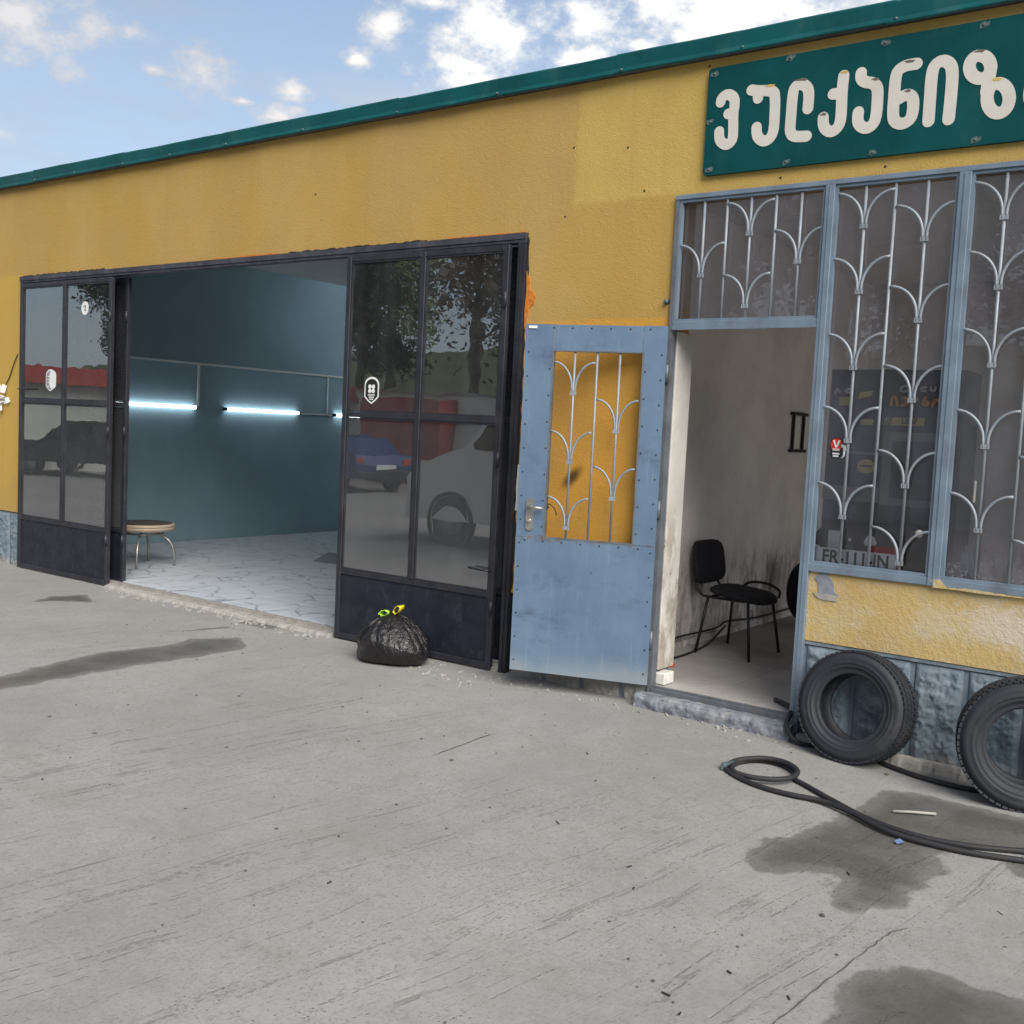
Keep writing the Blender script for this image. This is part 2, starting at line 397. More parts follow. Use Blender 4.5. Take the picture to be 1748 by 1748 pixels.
MAT = dict(
    yellow=build_wall_yellow(), concrete=build_concrete(), bluedoor=build_blue_paint(), stone=build_stone(), tile=build_tile(),
    bag=build_bag(), rubber=build_rubber('tyre_rubber'), hose=build_rubber('hose_rubber', (.013, .014, .017)),
    gglass=build_glass('garage_glass', .05, 3.0, (.9, .94, .94), (.46, .48, .49), 3, .02, 0, .06),
    wglass=build_glass('dusty_window_glass', .09, 1.5, (.95, .95, .97), (.345, .355, .44), 2.5, .035, 0, 0, 1),
    wglass2=build_glass('spattered_window_glass', .11, 1.6, (.82, .83, .85), (.36, .355, .42), 2.5, .05, 1),
    bluegrey=simple('bluegrey_frame_paint', (.155, .205, .260), .5, .1, .14, 5, .2, 80, (.10, .10, .11), .5, 6),
    grille=simple('grille_paint', (.235, .265, .295), .5, .1, .12, 9, .15, 90, (.16, .11, .08), .45, 9),
    greysteel=simple('grey_jamb_steel', (.13, .145, .165), .55, .3, .2, 6, .2, 60, (.10, .055, .03), .5, 7),
    darksteel=simple('dark_garage_steel', (.022, .023, .031), .5, .1, .25, 8, .2, 70, (.05, .048, .055), .5, 9),
    kick=simple('dark_kick_sheet', (.017, .020, .033), .5, .1, .25, 5, .12, 30, (.045, .05, .065), .55, 11, spec=.3),
    lintel=simple('worn_lintel_steel', (.05, .052, .068), .6, .2, .3, 6, .2, 60, (.16, .15, .15), .5, 5),
    fascia=simple('green_roof_sheet', (.002, .066, .070), .5, 0, .18, 2.5, .1, 20, (.04, .11, .11), .4, 4, spec=.22),
    sign=simple('green_sign_board', (.001, .055, .058), .6, 0, .15, 2.5, .08, 20, (.02, .085, .085), .35, 5, spec=.15),
    letter=simple('cream_letter', (.56, .535, .48), .5, 0, .05, 5, 0, 30, (.48, .42, .32), .35, 7),
    peel=simple('peeled_yellow', (.50, .33, .08), .8, 0, .1), peeld=simple('peeled_brown', (.12, .10, .08), .8),
    zinc=simple('dull_zinc', (.085, .12, .125), .6, .2, .2, 40),
    gwall=simple('garage_wall_paint', (.225, .325, .385), .8, 0, .07, 1.2, .15, 40, (.18, .265, .32), .4, 1.4, spec=.15),
    rceil=simple('white_ceiling', (.80, .79, .77), .85, 0, .04), gceil=simple('garage_ceiling_paint', (.50, .50, .50), .8, 0, .06),
    rwall=build_plaster('room_wall_plaster', (.82, .77, .735), (.34, .305, .28)),
    reveal=build_plaster('flaking_reveal_plaster', (.56, .53, .49), (.28, .24, .20), True, 1.2),
    roomfloor=simple('room_screed', (.33, .315, .30), .75, 0, .10, 3, .15, 50, (.22, .20, .18), .5, 2.5),
    step=simple('step_concrete', (.165, .180, .205), .85, 0, .30, 16, 1.0, 26, (.29, .28, .26), .8, 7),
    cement=simple('cement', (.30, .285, .26), .9, 0, .16, 12, .6, 60),
    mortar=simple('painted_mortar', (.145, .185, .225), .75, 0, .12, 12, .3, 50),
    capstone=simple('painted_mortar_band', (.165, .205, .24), .85, 0, .3, 14, .9, 30, (.28, .29, .29), .7, 9),
    greypatch=simple('bare_grey_render', (.20, .215, .245), .9, 0, .15, 20, .4, 60),
    foam=simple('orange_foam', (.52, .17, .02), .85, 0, .2, 30, .7, 60),
    white=simple('white_plastic', (.72, .73, .72), .45, 0, .05), offwhite=simple('old_white_plaster', (.62, .60, .56), .85, 0, .12, 20, .5, 50),
    chair=simple('black_chair_fabric', (.007, .008, .014), .85, 0, .1, 60, .2, 300),
    chairleg=simple('black_tube', (.012, .012, .013), .4, .1, .1), chrome=simple('dull_chrome', (.42, .40, .37), .35, .8, .1, 9),
    beige=simple('beige_vinyl', (.42, .34, .25), .55, 0, .1), brown=simple('brown_seat', (.05, .035, .028), .6, 0, .15),
    pipe=simple('grey_conduit', (.62, .64, .63), .5, 0, .06), black=simple('black_plastic', (.012, .012, .014), .45),
    tube=simple('lit_tube', (.9, .95, .95), .5, emis=(.86, .97, 1.0), estr=4.2), ctube=simple('lit_ceiling_tube', (.9, .95, .95), .5, emis=(.9, .97, 1.0), estr=45),
    lime=simple('lime_ribbon', (.42, .72, .06), .4, 0, .1), yel=simple('yellow_ribbon', (.75, .62, .02), .4, 0, .1),
    red=simple('red_plastic', (.55, .03, .025), .45, 0, .1), orange=simple('orange_red', (.60, .09, .03), .5, 0, .1),
    scrapblue=simple('pale_blue_scrap', (.16, .24, .45), .6), plateblue=simple('plate_blue', (.03, .12, .42), .4), ink=simple('black_ink', (.012, .012, .012), .5),
    amber=simple('amber_print', (.50, .24, .06), .5), ochre=simple('ochre_print', (.42, .33, .10), .5), paleprint=simple('pale_print', (.42, .40, .36), .5),
    board=simple('dark_board', (.055, .052, .052), .6), greybox=simple('grey_box', (.17, .165, .155), .6),
    pebble=simple('pebble', (.085, .08, .072), .85, 0, .3, 40), flake=simple('flake', (.31, .30, .275), .9, 0, .15, 30),
    offdull=simple('dull_stick', (.33, .32, .29), .8),
    wire=simple('old_wire', (.03, .025, .02), .6), crack=simple('crack_dark', (.08, .076, .07), .95),
    vanpaint=simple('van_white', (.88, .89, .88), .3, 0, .03), carblack=simple('car_dark_paint', (.015, .018, .025), .25, .2, .05),
    carblue=simple('car_blue_paint', (.02, .05, .16), .25, .2, .05), carglass=simple('car_glass', (.012, .015, .018), .08),
    carlight=simple('car_light', (.40, .04, .03), .2), hub=simple('wheel_rim', (.35, .35, .36), .35, .7),
    redband=simple('red_coping', (.36, .045, .035), .6), palewall=simple('pale_wall', (.62, .64, .57), .85, 0, .1, 1),
    bark=simple('bark', (.09, .07, .05), .9, 0, .25, 8, .6, 20), pole=simple('grey_pole', (.16, .15, .14), .8),
    leaf1=build_leaf('leaf_green', (.06, .11, .035), (.11, .16, .05)), leaf2=build_leaf('leaf_dark', (.035, .07, .035), (.06, .10, .045)),
    leaf3=build_leaf('leaf_autumn', (.20, .15, .10), (.26, .21, .13)),
    grassbank=simple('bank_grass', (.06, .085, .03), .9, 0, .3, 1.5, .5, 8),
)

# ------------------------------------------------------------------ mesh helpers
def tag(o, label=None, cat=None, group=None, kind=None):
    if label: o['label'] = label
    if cat: o['category'] = cat
    if group: o['group'] = group
    if kind: o['kind'] = kind
    return o
def empty(name, loc=(0, 0, 0), rotz=0, parent=None):
    o = bpy.data.objects.new(name, None); o.empty_display_size = .1
    COL.objects.link(o); o.location = loc; o.rotation_euler = (0, 0, rotz)
    if parent: o.parent = parent
    return o
def thing(name, label, cat, loc=(0, 0, 0), rotz=0, group=None):
    return tag(empty(name, loc, rotz), label, cat, group)

class MB:
    def __init__(self): self.v = []; self.f = []; self.mi = []; self.sm = []
    def add(self, vs, fs, mi=0, smooth=False):
        b = len(self.v); self.v += [tuple(p) for p in vs]
        for f in fs:
            self.f.append([b + i for i in f]); self.mi.append(mi); self.sm.append(smooth)
        return self
    def box(self, x0, x1, y0, y1, z0, z1, bev=0, mi=0):
        if bev <= 0:
            vs = [(x, y, z) for z in (z0, z1) for y in (y0, y1) for x in (x0, x1)]
            return self.add(vs, [(0, 2, 3, 1), (4, 5, 7, 6), (0, 1, 5, 4), (2, 6, 7, 3), (0, 4, 6, 2), (1, 3, 7, 5)], mi)
        bm = bmesh.new(); bmesh.ops.create_cube(bm, size=1)
        for v in bm.verts: v.co = ((x0 + x1) / 2 + v.co.x * (x1 - x0), (y0 + y1) / 2 + v.co.y * (y1 - y0), (z0 + z1) / 2 + v.co.z * (z1 - z0))
        bmesh.ops.bevel(bm, geom=bm.edges[:], offset=bev, segments=1, affect='EDGES', profile=.5)
        bm.verts.index_update()
        self.add([v.co[:] for v in bm.verts], [[v.index for v in f.verts] for f in bm.faces], mi); bm.free()
        return self
    def obox(self, c, ax, ay, az, mi=0):
        c, ax, ay, az = Vector(c), Vector(ax), Vector(ay), Vector(az)
        vs = [c + ax * sx + ay * sy + az * sz for sz in (-1, 1) for sy in (-1, 1) for sx in (-1, 1)]
        return self.add(vs, [(0, 2, 3, 1), (4, 5, 7, 6), (0, 1, 5, 4), (2, 6, 7, 3), (0, 4, 6, 2), (1, 3, 7, 5)], mi)
    def tube(self, pts, r, n=8, mi=0, smooth=True, closed=False, phase=0):
        P = [Vector(p) for p in pts]; m = len(P)
        rs = r if isinstance(r, (list, tuple)) else [r] * m
        ring = []; up = None; vs = []
        for i in range(m):
            if closed: t = P[(i + 1) % m] - P[i - 1]
            else: t = P[min(i + 1, m - 1)] - P[max(i - 1, 0)]
            t.normalize()
            if up is None:
                a = Vector((0, 0, 1)) if abs(t.z) < .9 else Vector((0, 1, 0))
                up = (a - t * a.dot(t)).normalized()
            else:
                up = up - t * up.dot(t)
                up = up.normalized() if up.length > 1e-6 else Vector((1, 0, 0))
            s = t.cross(up)
            for k in range(n):
                an = 2 * math.pi * k / n + phase
                vs.append(P[i] + (up * math.cos(an) + s * math.sin(an)) * rs[i])
        fs = []
        for i in range(m if closed else m - 1):
            j = (i + 1) % m
            for k in range(n): fs.append((i * n + k, i * n + (k + 1) % n, j * n + (k + 1) % n, j * n + k))
        self.add(vs, fs, mi, smooth)
        if not closed:
            b = len(self.v) - len(vs)
            self.f.append([b + k for k in reversed(range(n))]); self.mi.append(mi); self.sm.append(False)
            self.f.append([b + (m - 1) * n + k for k in range(n)]); self.mi.append(mi); self.sm.append(False)
        return self
    def lathe(self, prof, n=32, c=(0, 0, 0), axis='z', mi=0, smooth=True, closed=False):
        vs = []
        for r, h in prof:
            for k in range(n):
                a = 2 * math.pi * k / n
                if axis == 'z': p = (r * math.cos(a), r * math.sin(a), h)
                else: p = (r * math.cos(a), h, r * math.sin(a))
                vs.append((p[0] + c[0], p[1] + c[1], p[2] + c[2]))
        m = len(prof); fs = []
        for i in range(m if closed else m - 1):
            j = (i + 1) % m
            for k in range(n): fs.append((i * n + k, i * n + (k + 1) % n, j * n + (k + 1) % n, j * n + k))
        self.add(vs, fs, mi, smooth)
        if not closed:
            b = len(self.v) - len(vs)
            if prof[0][0] > 1e-5: self.f.append([b + k for k in range(n)]); self.mi.append(mi); self.sm.append(False)
            if prof[-1][0] > 1e-5: self.f.append([b + (m - 1) * n + k for k in range(n)]); self.mi.append(mi); self.sm.append(False)
        return self
    def prism(self, poly, y0, y1, mi=0):
        """polygon in XZ extruded along Y"""
        n = len(poly)
        vs = [(x, y0, z) for x, z in poly] + [(x, y1, z) for x, z in poly]
        return self.add(vs, [list(range(n)), list(range(2 * n - 1, n - 1, -1))] + [(i, i + n, (i + 1) % n + n, (i + 1) % n) for i in range(n)], mi)
    def flat(self, verts2, tris, y0, y1, mi=0):
        """triangulated XZ outline given thickness"""
        n = len(verts2)
        vs = [(x, y0, z) for x, z in verts2] + [(x, y1, z) for x, z in verts2]
        fs = [tuple(t) for t in tris] + [tuple(i + n for i in reversed(t)) for t in tris]
        cnt = {}
        for t in tris:
            for i in range(len(t)):
                e = (t[i], t[(i + 1) % len(t)]); cnt[e] = 1
        for a, b in list(cnt):
            if (b, a) not in cnt: fs.append((a, a + n, b + n, b))
        return self.add(vs, fs, mi)
    def strokes(self, strokes, hw, y0, y1, mi=0, smooth=2):
        vs, fs = [], []
        for s in strokes:
            P = [np.array(p, float) for p in s]
            for _ in range(smooth):            # corner cutting, ends kept
                if len(P) < 3: break
                Q = [P[0]]
                for a, b in zip(P[:-1], P[1:]): Q += [a * .75 + b * .25, a * .25 + b * .75]
                Q.append(P[-1]); P = Q
            for a, b in zip(P[:-1], P[1:]):
                d = b - a; L = np.linalg.norm(d)
                if L < 1e-6: continue
                nrm = np.array([-d[1], d[0]]) / L * hw
                k = len(vs); vs += [a - nrm, b - nrm, b + nrm, a + nrm]; fs.append([k, k + 1, k + 2, k + 3])
            for a in P:
                k = len(vs)
                for i in range(14):
                    an = 2 * math.pi * i / 14
                    vs.append(a + hw * np.array([math.cos(an), math.sin(an)]))
                fs.append(list(range(k, k + 14)))
        ov, oe, of, _a, _b, orig = delaunay_2d_cdt([Vector(v) for v in vs], [], fs, 1, 1e-5)
        of = [t for t, g in zip(of, orig) if g]
        return self.flat([v[:] for v in ov], of, y0, y1, mi)
    def build(self, name, mats, parent=None, autosm=False):
        me = bpy.data.meshes.new(name)
        me.from_pydata(self.v, [], self.f)
        mats = mats if isinstance(mats, (list, tuple)) else [mats]
        for mm in mats: me.materials.append(MAT[mm] if isinstance(mm, str) else mm)
        me.polygons.foreach_set('material_index', self.mi)
        me.polygons.foreach_set('use_smooth', self.sm)
        me.update()
        bm = bmesh.new(); bm.from_mesh(me); bmesh.ops.recalc_face_normals(bm, faces=bm.faces[:]); bm.to_mesh(me); bm.free()
        o = bpy.data.objects.new(name, me); COL.objects.link(o)
        if parent: o.parent = parent
        return o
def place(o, parent, loc=(0, 0, 0)):
    c = o.copy(); COL.objects.link(c); c.parent = parent; c.location = loc; return c
def text_mesh(s, size, mat, parent, loc, rot=(R(90), 0, 0), name='lettering', ext=.0015, sx=1, bold=0):
    cu = bpy.data.curves.new('lettering', 'FONT'); cu.body = s; cu.size = size; cu.extrude = ext
    cu.align_x = 'CENTER'; cu.align_y = 'CENTER'; cu.offset = bold
    tmp = bpy.data.objects.new('tmp_lettering', cu); COL.objects.link(tmp)
    me = bpy.data.meshes.new_from_object(tmp.evaluated_get(bpy.context.evaluated_depsgraph_get()))
    bpy.data.objects.remove(tmp)
    me.materials.clear(); me.materials.append(MAT[mat])
    o = bpy.data.objects.new(name, me); COL.objects.link(o)
    o.location = loc; o.rotation_euler = rot; o.scale = (sx, 1, 1)
    if parent: o.parent = parent
    return o
def catmull(P, n=8):
    P = [Vector(p) for p in P]; out = []
    for i in range(len(P) - 1):
        a, b, c, d = P[max(i - 1, 0)], P[i], P[i + 1], P[min(i + 2, len(P) - 1)]
        for k in range(n):
            t = k / n
            out.append(.5 * ((2 * b) + (c - a) * t + (2 * a - 5 * b + 4 * c - d) * t * t + (3 * b - a - 3 * c + d) * t ** 3))
    out.append(P[-1]); return out
def ragged(cx, cz, pts, jit=.006, sub=3, seed=1):
    rnd = random.Random(seed); out = []
    n = len(pts)
    for i in range(n):
        a, b = pts[i], pts[(i + 1) % n]
        for k in range(sub):
            t = k / sub
            out.append((cx + a[0] + (b[0] - a[0]) * t + rnd.uniform(-jit, jit), cz + a[1] + (b[1] - a[1]) * t + rnd.uniform(-jit, jit)))
    return out

# ------------------------------------------------------------------ the ground
def sd_poly(px, py, poly):
    n = len(poly); d = np.full(px.shape, 1e9); ins = np.zeros(px.shape, bool)
    for i in range(n):
        ax, ay = poly[i]; bx, by = poly[(i + 1) % n]
        ex, ey = bx - ax, by - ay; wx, wy = px - ax, py - ay
        t = np.clip((wx * ex + wy * ey) / (ex * ex + ey * ey + 1e-12), 0, 1)
        d = np.minimum(d, np.hypot(wx - ex * t, wy - ey * t))
        c = ((ay <= py) & (by > py)) | ((by <= py) & (ay > py))
        xi = ax + (py - ay) / (by - ay if abs(by - ay) > 1e-12 else 1e-12) * (bx - ax)
        ins ^= c & (px < xi)
    return np.where(ins, d, -d)
WET = [
    [(-1.675,-1.845),(-1.683,-1.592),(-1.572,-1.25),(-1.493,-.915),(-1.48,-.498),(-1.203,-.466),(-.6,-.423),(-.55,-.882),(-1.002,-1.086),(-1.083,-1.249),(-.99,-1.41),(-1.037,-1.68),(-1.026,-1.877),(-1.179,-2.083),(-1.256,-2.054),(-1.297,-1.772),(-1.377,-1.784),(-1.58,-1.957)],
    [(-.85,-1.05),(-.55,-.95),(-.5,-1.2),(-.75,-1.25)],
    [(-1.017,-2.557),(-.976,-2.446),(-.894,-2.336),(-.753,-2.299),(-.523,-2.312),(-.2,-2.45),(-.2,-3.0),(-.96,-3.0),(-.981,-2.715)],
    [(-6.2,-3.2),(-6.409,-2.511),(-6.487,-2.236),(-6.60,-1.725),(-6.514,-1.13),(-6.633,-.939),(-6.417,-.612),(-6.092,-.795),(-6.088,-1.244),(-6.126,-1.956),(-6.099,-2.674),(-6.0,-3.2)],
    [(-8.743,-1.023),(-8.901,-.714),(-8.808,-.424),(-8.44,-.623),(-8.653,-.803)],
    [(-6.95,-.895),(-6.84,-.415),(-6.78,-.415),(-6.86,-.7)],
    [(-6.90,-.252),(-6.9,-.02),(-6.42,-.02),(-6.535,-.24)],
]
def build_ground():
    def axis(lo, hi, st, far_lo, far_hi):
        fine = list(np.arange(lo, hi + 1e-6, st)); a = []; s = .3; v = lo
        while v > far_lo: v -= s; s *= 1.6; a.append(v)
        b = []; s = .3; v = fine[-1]
        while v < far_hi: v += s; s *= 1.6; b.append(v)
        return np.array(a[::-1] + fine + b)
    xs = axis(-9.6, .7, .035, -300, 300); ys = axis(-4.4, .12, .035, -300, 300)
    X, Y = np.meshgrid(xs, ys)
    wet = np.full(X.shape, -1.0)
    for p in WET: wet = np.maximum(wet, sd_poly(X, Y, p))
    att = np.clip(.5 + wet / .30, -.4, 1.4)
    near = (X > -12) & (X < 2) & (Y > -6) & (Y < .2)
    Z = np.zeros(X.shape)
    idx = np.argwhere(near)
    for i, j in idx:
        v = mnoise.noise((X[i, j] * .9, Y[i, j] * .9, 0)) * .006 + mnoise.noise((X[i, j] * 6, Y[i, j] * 6, 3)) * .0018
        Z[i, j] = v
    sl = np.clip((X + 2.6) / 1.4, 0, 1); Z -= .022 * sl * sl * (3 - 2 * sl)
    ny, nx = X.shape
    V = np.stack([X.ravel(), Y.ravel(), Z.ravel()], 1)
    q = (np.arange(ny - 1)[:, None] * nx + np.arange(nx - 1)[None]).ravel()
    F = np.stack([q, q + 1, q + nx + 1, q + nx], 1)
    me = bpy.data.meshes.new('ground'); me.from_pydata(V.tolist(), [], F.tolist())
    a = me.attributes.new('wet', 'FLOAT', 'POINT'); a.data.foreach_set('value', att.ravel().astype(np.float32))
    me.polygons.foreach_set('use_smooth', [True] * len(me.polygons))
    me.materials.append(MAT['concrete'])
    o = bpy.data.objects.new('ground', me); COL.objects.link(o); o['kind'] = 'structure'
    return o
ground = build_ground()

# ------------------------------------------------------------------ the building
bld = thing('workshop_building', 'long yellow stucco workshop with a green metal roof edge and blue stone plinth', 'building')
XL, XR, ZT = -15.5, 2.6, 3.985

def grid_wall(mb, xs, zs, filled, y0, y1, mi=0):
    nx, nz = len(xs) - 1, len(zs) - 1
    F = lambda i, j: 0 <= i < nx and 0 <= j < nz and filled((xs[i] + xs[i + 1]) / 2, (zs[j] + zs[j + 1]) / 2)
    for i in range(nx):
        for j in range(nz):
            if not F(i, j): continue
            a, b, c, d = xs[i], xs[i + 1], zs[j], zs[j + 1]
            mb.add([(a, y0, c), (b, y0, c), (b, y0, d), (a, y0, d)], [(0, 1, 2, 3)], mi)
            mb.add([(a, y1, c), (b, y1, c), (b, y1, d), (a, y1, d)], [(3, 2, 1, 0)], mi)
            if not F(i - 1, j): mb.add([(a, y0, c), (a, y1, c), (a, y1, d), (a, y0, d)], [(0, 3, 2, 1)], mi)
            if not F(i + 1, j): mb.add([(b, y0, c), (b, y1, c), (b, y1, d), (b, y0, d)], [(0, 1, 2, 3)], mi)
            if not F(i, j - 1): mb.add([(a, y0, c), (b, y0, c), (b, y1, c), (a, y1, c)], [(0, 3, 2, 1)], mi)
            if not F(i, j + 1): mb.add([(a, y0, d), (b, y0, d), (b, y1, d), (a, y1, d)], [(0, 1, 2, 3)], mi)

GX0, GX1, GZ = -10.80, -4.285, 3.052      # garage opening
DX0, WX1 = -3.163, .732                  # door + window opening
PL = .575                                 # top of plinth
def wall_filled(x, z):
    if GX0 < x < GX1 and z < GZ: return False
    if DX0 < x < WX1 and z < 3.195:
        return x > -2.185 and z < .978
    return True
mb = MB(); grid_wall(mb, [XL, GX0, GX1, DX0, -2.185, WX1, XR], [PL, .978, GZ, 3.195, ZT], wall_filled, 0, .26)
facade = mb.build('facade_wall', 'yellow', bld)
for a, b in ((XL, GX0), (GX1, DX0), (-2.185, XR)):
    mb = MB(); mb.box(a, b, .022, .258, -.1, PL - .002); mb.build('plinth_backing', 'mortar', bld)

# rock faced plinth blocks, one object each
def stone_block(x0, x1, z0, z1, seed, detail=1):
    nx, nz = (int(36 * (x1 - x0) / .29) + 2, 60) if detail else (8, 12)
    V, F = [], []
    for j in range(nz + 1):
        for i in range(nx + 1):
            u, w = i / nx, j / nz
            x = x0 + (x1 - x0) * u; z = z0 + (z1 - z0) * w
            edge = min(u * (x1 - x0), (1 - u) * (x1 - x0), (1 - w) * (z1 - z0) * .8 + .0) / .03
            e = max(0, min(1, edge))
            q = Vector((x * 16, seed * 3.1, z * 20))
            w1 = Vector((mnoise.noise(q * .9 + Vector((9, 0, 3))), 0, mnoise.noise(q * .9 + Vector((1, 7, 5)))))
            q2 = q + w1 * .8
            h = .55 + .5 * mnoise.noise(q2) + .45 * (abs(mnoise.noise(q2 * 2.1)) - .25) + .30 * mnoise.noise(q2 * 4.3) + .16 * mnoise.noise(q2 * 8.5)
            y = .018 - e * .025 * max(.03, min(1.5, h))
            V.append((x, y, z))
    for j in range(nz):
        for i in range(nx):
            a = j * (nx + 1) + i; F.append((a, a + 1, a + nx + 2, a + nx + 1))
    b = len(V)
    ring = [i for i in range(nx + 1)] + [j * (nx + 1) + nx for j in range(1, nz + 1)] + [nz * (nx + 1) + i for i in range(nx - 1, -1, -1)] + [j * (nx + 1) for j in range(nz - 1, 0, -1)]
    for r in ring: V.append((V[r][0], .05, V[r][2]))
    m = len(ring)
    for k in range(m): F.append((ring[k], b + k, b + (k + 1) % m, ring[(k + 1) % m]))
    mb = MB(); mb.add(V, F, 0, True); return mb.build('stone_block', 'stone', bld)
blocks = []
def run(x0, x1, pitch, det, jl=.026):
    x = x0; k = 0
    while x < x1 - .05:
        xe = min(x + pitch - jl, x1); blocks.append((x, xe, det)); x += pitch
run(-12.86, -10.81, .31, 1); run(-4.275, -3.17, .305, 1, .03)
for a, b in ((-2.150, -1.885), (-1.858, -1.565), (-1.535, -1.288), (-1.258, -.99), (-.962, -.69), (-.66, -.38), (-.35, -.06)): blocks.append((a, b, 1))
run(-.03, 2.5, .31, 0)
for k, (a, b, d) in enumerate(blocks): stone_block(a, b, -.06, PL - .03 if a > -3 else PL - .012, k + 1, d)
# smooth painted cap along the plinth top right of the door
mb = MB(); mb.box(-2.183, XR, .006, .022, PL - .026, PL - .003, .003); mb.build('plinth_cap', 'capstone', bld)

# fascia sheets
jx = [-15.5, -14.45, -12.5, -10.518, -9.0, -7.50, -5.543, -3.628, -1.93, 0.05, 2.6]
for k in range(len(jx) - 1):
    a, b = jx[k], jx[k + 1] + .04
    dy = -.003 * (k % 2)
    prof = [(-.062 + dy, 3.978), (-.066 + dy, 3.986), (-.056 + dy, 4.012), (-.058 + dy, 4.092), (-.046 + dy, 4.104), (.30, 4.112), (.30, 4.108), (-.045 + dy, 4.098), (-.050 + dy, 4.088), (-.050 + dy, 3.980)]
    m2 = MB(); n = len(prof); NS = 10; V = []
    for s in range(NS + 1):
        x = a + (b - a) * s / NS
        wv = .0035 * math.sin(x * 5.1 + k) + .002 * math.sin(x * 13 + 2 * k)
        V += [(x, y + wv, z + wv * .8 + .0025 * (k % 2)) for y, z in prof]
    F = [[i for i in range(n)], [NS * n + i for i in reversed(range(n))]]
    for s in range(NS): F += [(s * n + i, s * n + (i + 1) % n, (s + 1) * n + (i + 1) % n, (s + 1) * n + i) for i in range(n)]
    m2.add(V, F); o = m2.build('fascia_sheet', 'fascia', bld)
    for xx in (a + .05, (a + b) / 2):
        sm = MB(); sm.lathe([(.0, -.072 + dy), (.008, -.070 + dy), (.010, -.058)], 8, (xx, 0, 4.0), 'y'); sm.build('screw', 'zinc', o)
mb = MB(); mb.box(XL, XR, -.04, 9.1, 3.99, 4.09); mb.build('roof', 'greysteel', bld)

# inner shell
mb = MB(); mb.box(-11.62, -11.495, .262, 9.0, 0, 3.80); mb.build('side_wall', 'gwall', bld)
mb = MB(); mb.box(-11.62, 2.6, 8.9, 9.1, 0, 3.98); mb.build('back_wall', 'gwall', bld)
mb = MB(); mb.box(-3.86, -3.74, .262, 8.88, 0, 3.80); mb.build('partition_wall', 'gwall', bld)
mb = MB(); mb.box(-11.493, -3.862, .262, 8.88, 3.72, 3.78); mb.build('ceiling', 'gceil', bld)
mb = MB(); mb.box(-3.735, -3.585, .262, 5.2, 0, 3.45); mb.build('partition_wall', 'rwall', bld)
mb = MB(); mb.box(-3.583, 2.45, 5.2, 5.35, 0, 3.45); mb.build('back_wall', 'rwall', bld)
# gable end: unseen opening added so more daylight reaches the room
for k_, bx in enumerate(((.262, .70, 0, 3.45), (.70, 4.70, 2.75, 3.45), (4.70, 8.88, 0, 3.45))):
    mb = MB(); mb.box(2.45, 2.6, *bx); mb.build('side_wall', 'rwall', bld)
mb = MB(); mb.box(-3.583, 2.448, .262, 5.198, 3.38, 3.45); mb.build('ceiling', 'rceil', bld)
# flaking plaster on the door reveal
mb = MB(); mb.box(-3.161, -3.128, .05, .262, .215, 2.372, .004); mb.build('door_reveal', 'reveal', bld)

# floors
gfloor = MB(); gfloor.box(-11.49, -3.87, .05, 8.88, -.02, .050)
gfloor = gfloor.build('garage_floor', 'cement'); gfloor['kind'] = 'structure'
tm = MB(); ts = .497
tm.box(-ts / 2, ts / 2, -ts / 2, ts / 2, 0, .008, .0015)
t0 = None
for i in range(15):
    for j in range(17):
        x = -11.23 + .502 * i; y = .31 + .502 * j
        if x > -4.0 or y > 8.7: continue
        if t0 is None:
            t0 = tm.build('floor_tile', 'tile', gfloor); t0.location = (x, y, .0505)
        else: place(t0, gfloor, (x, y, .0505 + random.uniform(-.0006, .0006)))
rfloor = MB(); rfloor.box(-3.583, 2.448, .05, 5.198, -.05, .112)
rfloor = rfloor.build('room_floor', 'cement'); rfloor['kind'] = 'structure'
k = 0
for i, (a, b) in enumerate(((-3.58, -2.765), (-2.76, -1.765), (-1.76, -.76), (-.755, .4))):
    for c, d in ((.052, 1.10), (1.105, 2.20), (2.205, 3.3), (3.305, 4.4)):
        m2 = MB(); m2.box(a, b, c, d, .1125, .1205 + .001 * ((i + k) % 2), .0015); m2.build('floor_slab', 'roomfloor', rfloor); k += 1

# garage frame: lintel angle, jambs, floor track
mb = MB()
mb.box(GX0 + .002, GX1 - .004, -.030, .06, 3.008, 3.050); mb.box(GX0 + .002, GX1 - .004, -.022, .055, 2.986, 3.006)
mb.build('garage_lintel', 'lintel', bld)
mb = MB(); mb.box(GX0 + .002, GX0 + .055, -.02, .07, 0, 2.984); mb.build('garage_jamb', 'darksteel', bld)
mb = MB(); mb.box(GX1 - .062, GX1 - .004, -.026, .07, 0, 2.984); mb.box(GX1 - .036, GX1 - .030, -.034, -.028, 0, 2.98); mb.build('garage_jamb', 'darksteel', bld)
mb = MB(); mb.box(GX0 + .06, GX1 - .066, -.035, .048, -.02, .030); mb.box(GX0 + .06, GX1 - .066, .005, .018, .0305, .05); mb.build('door_track', 'cement', bld)

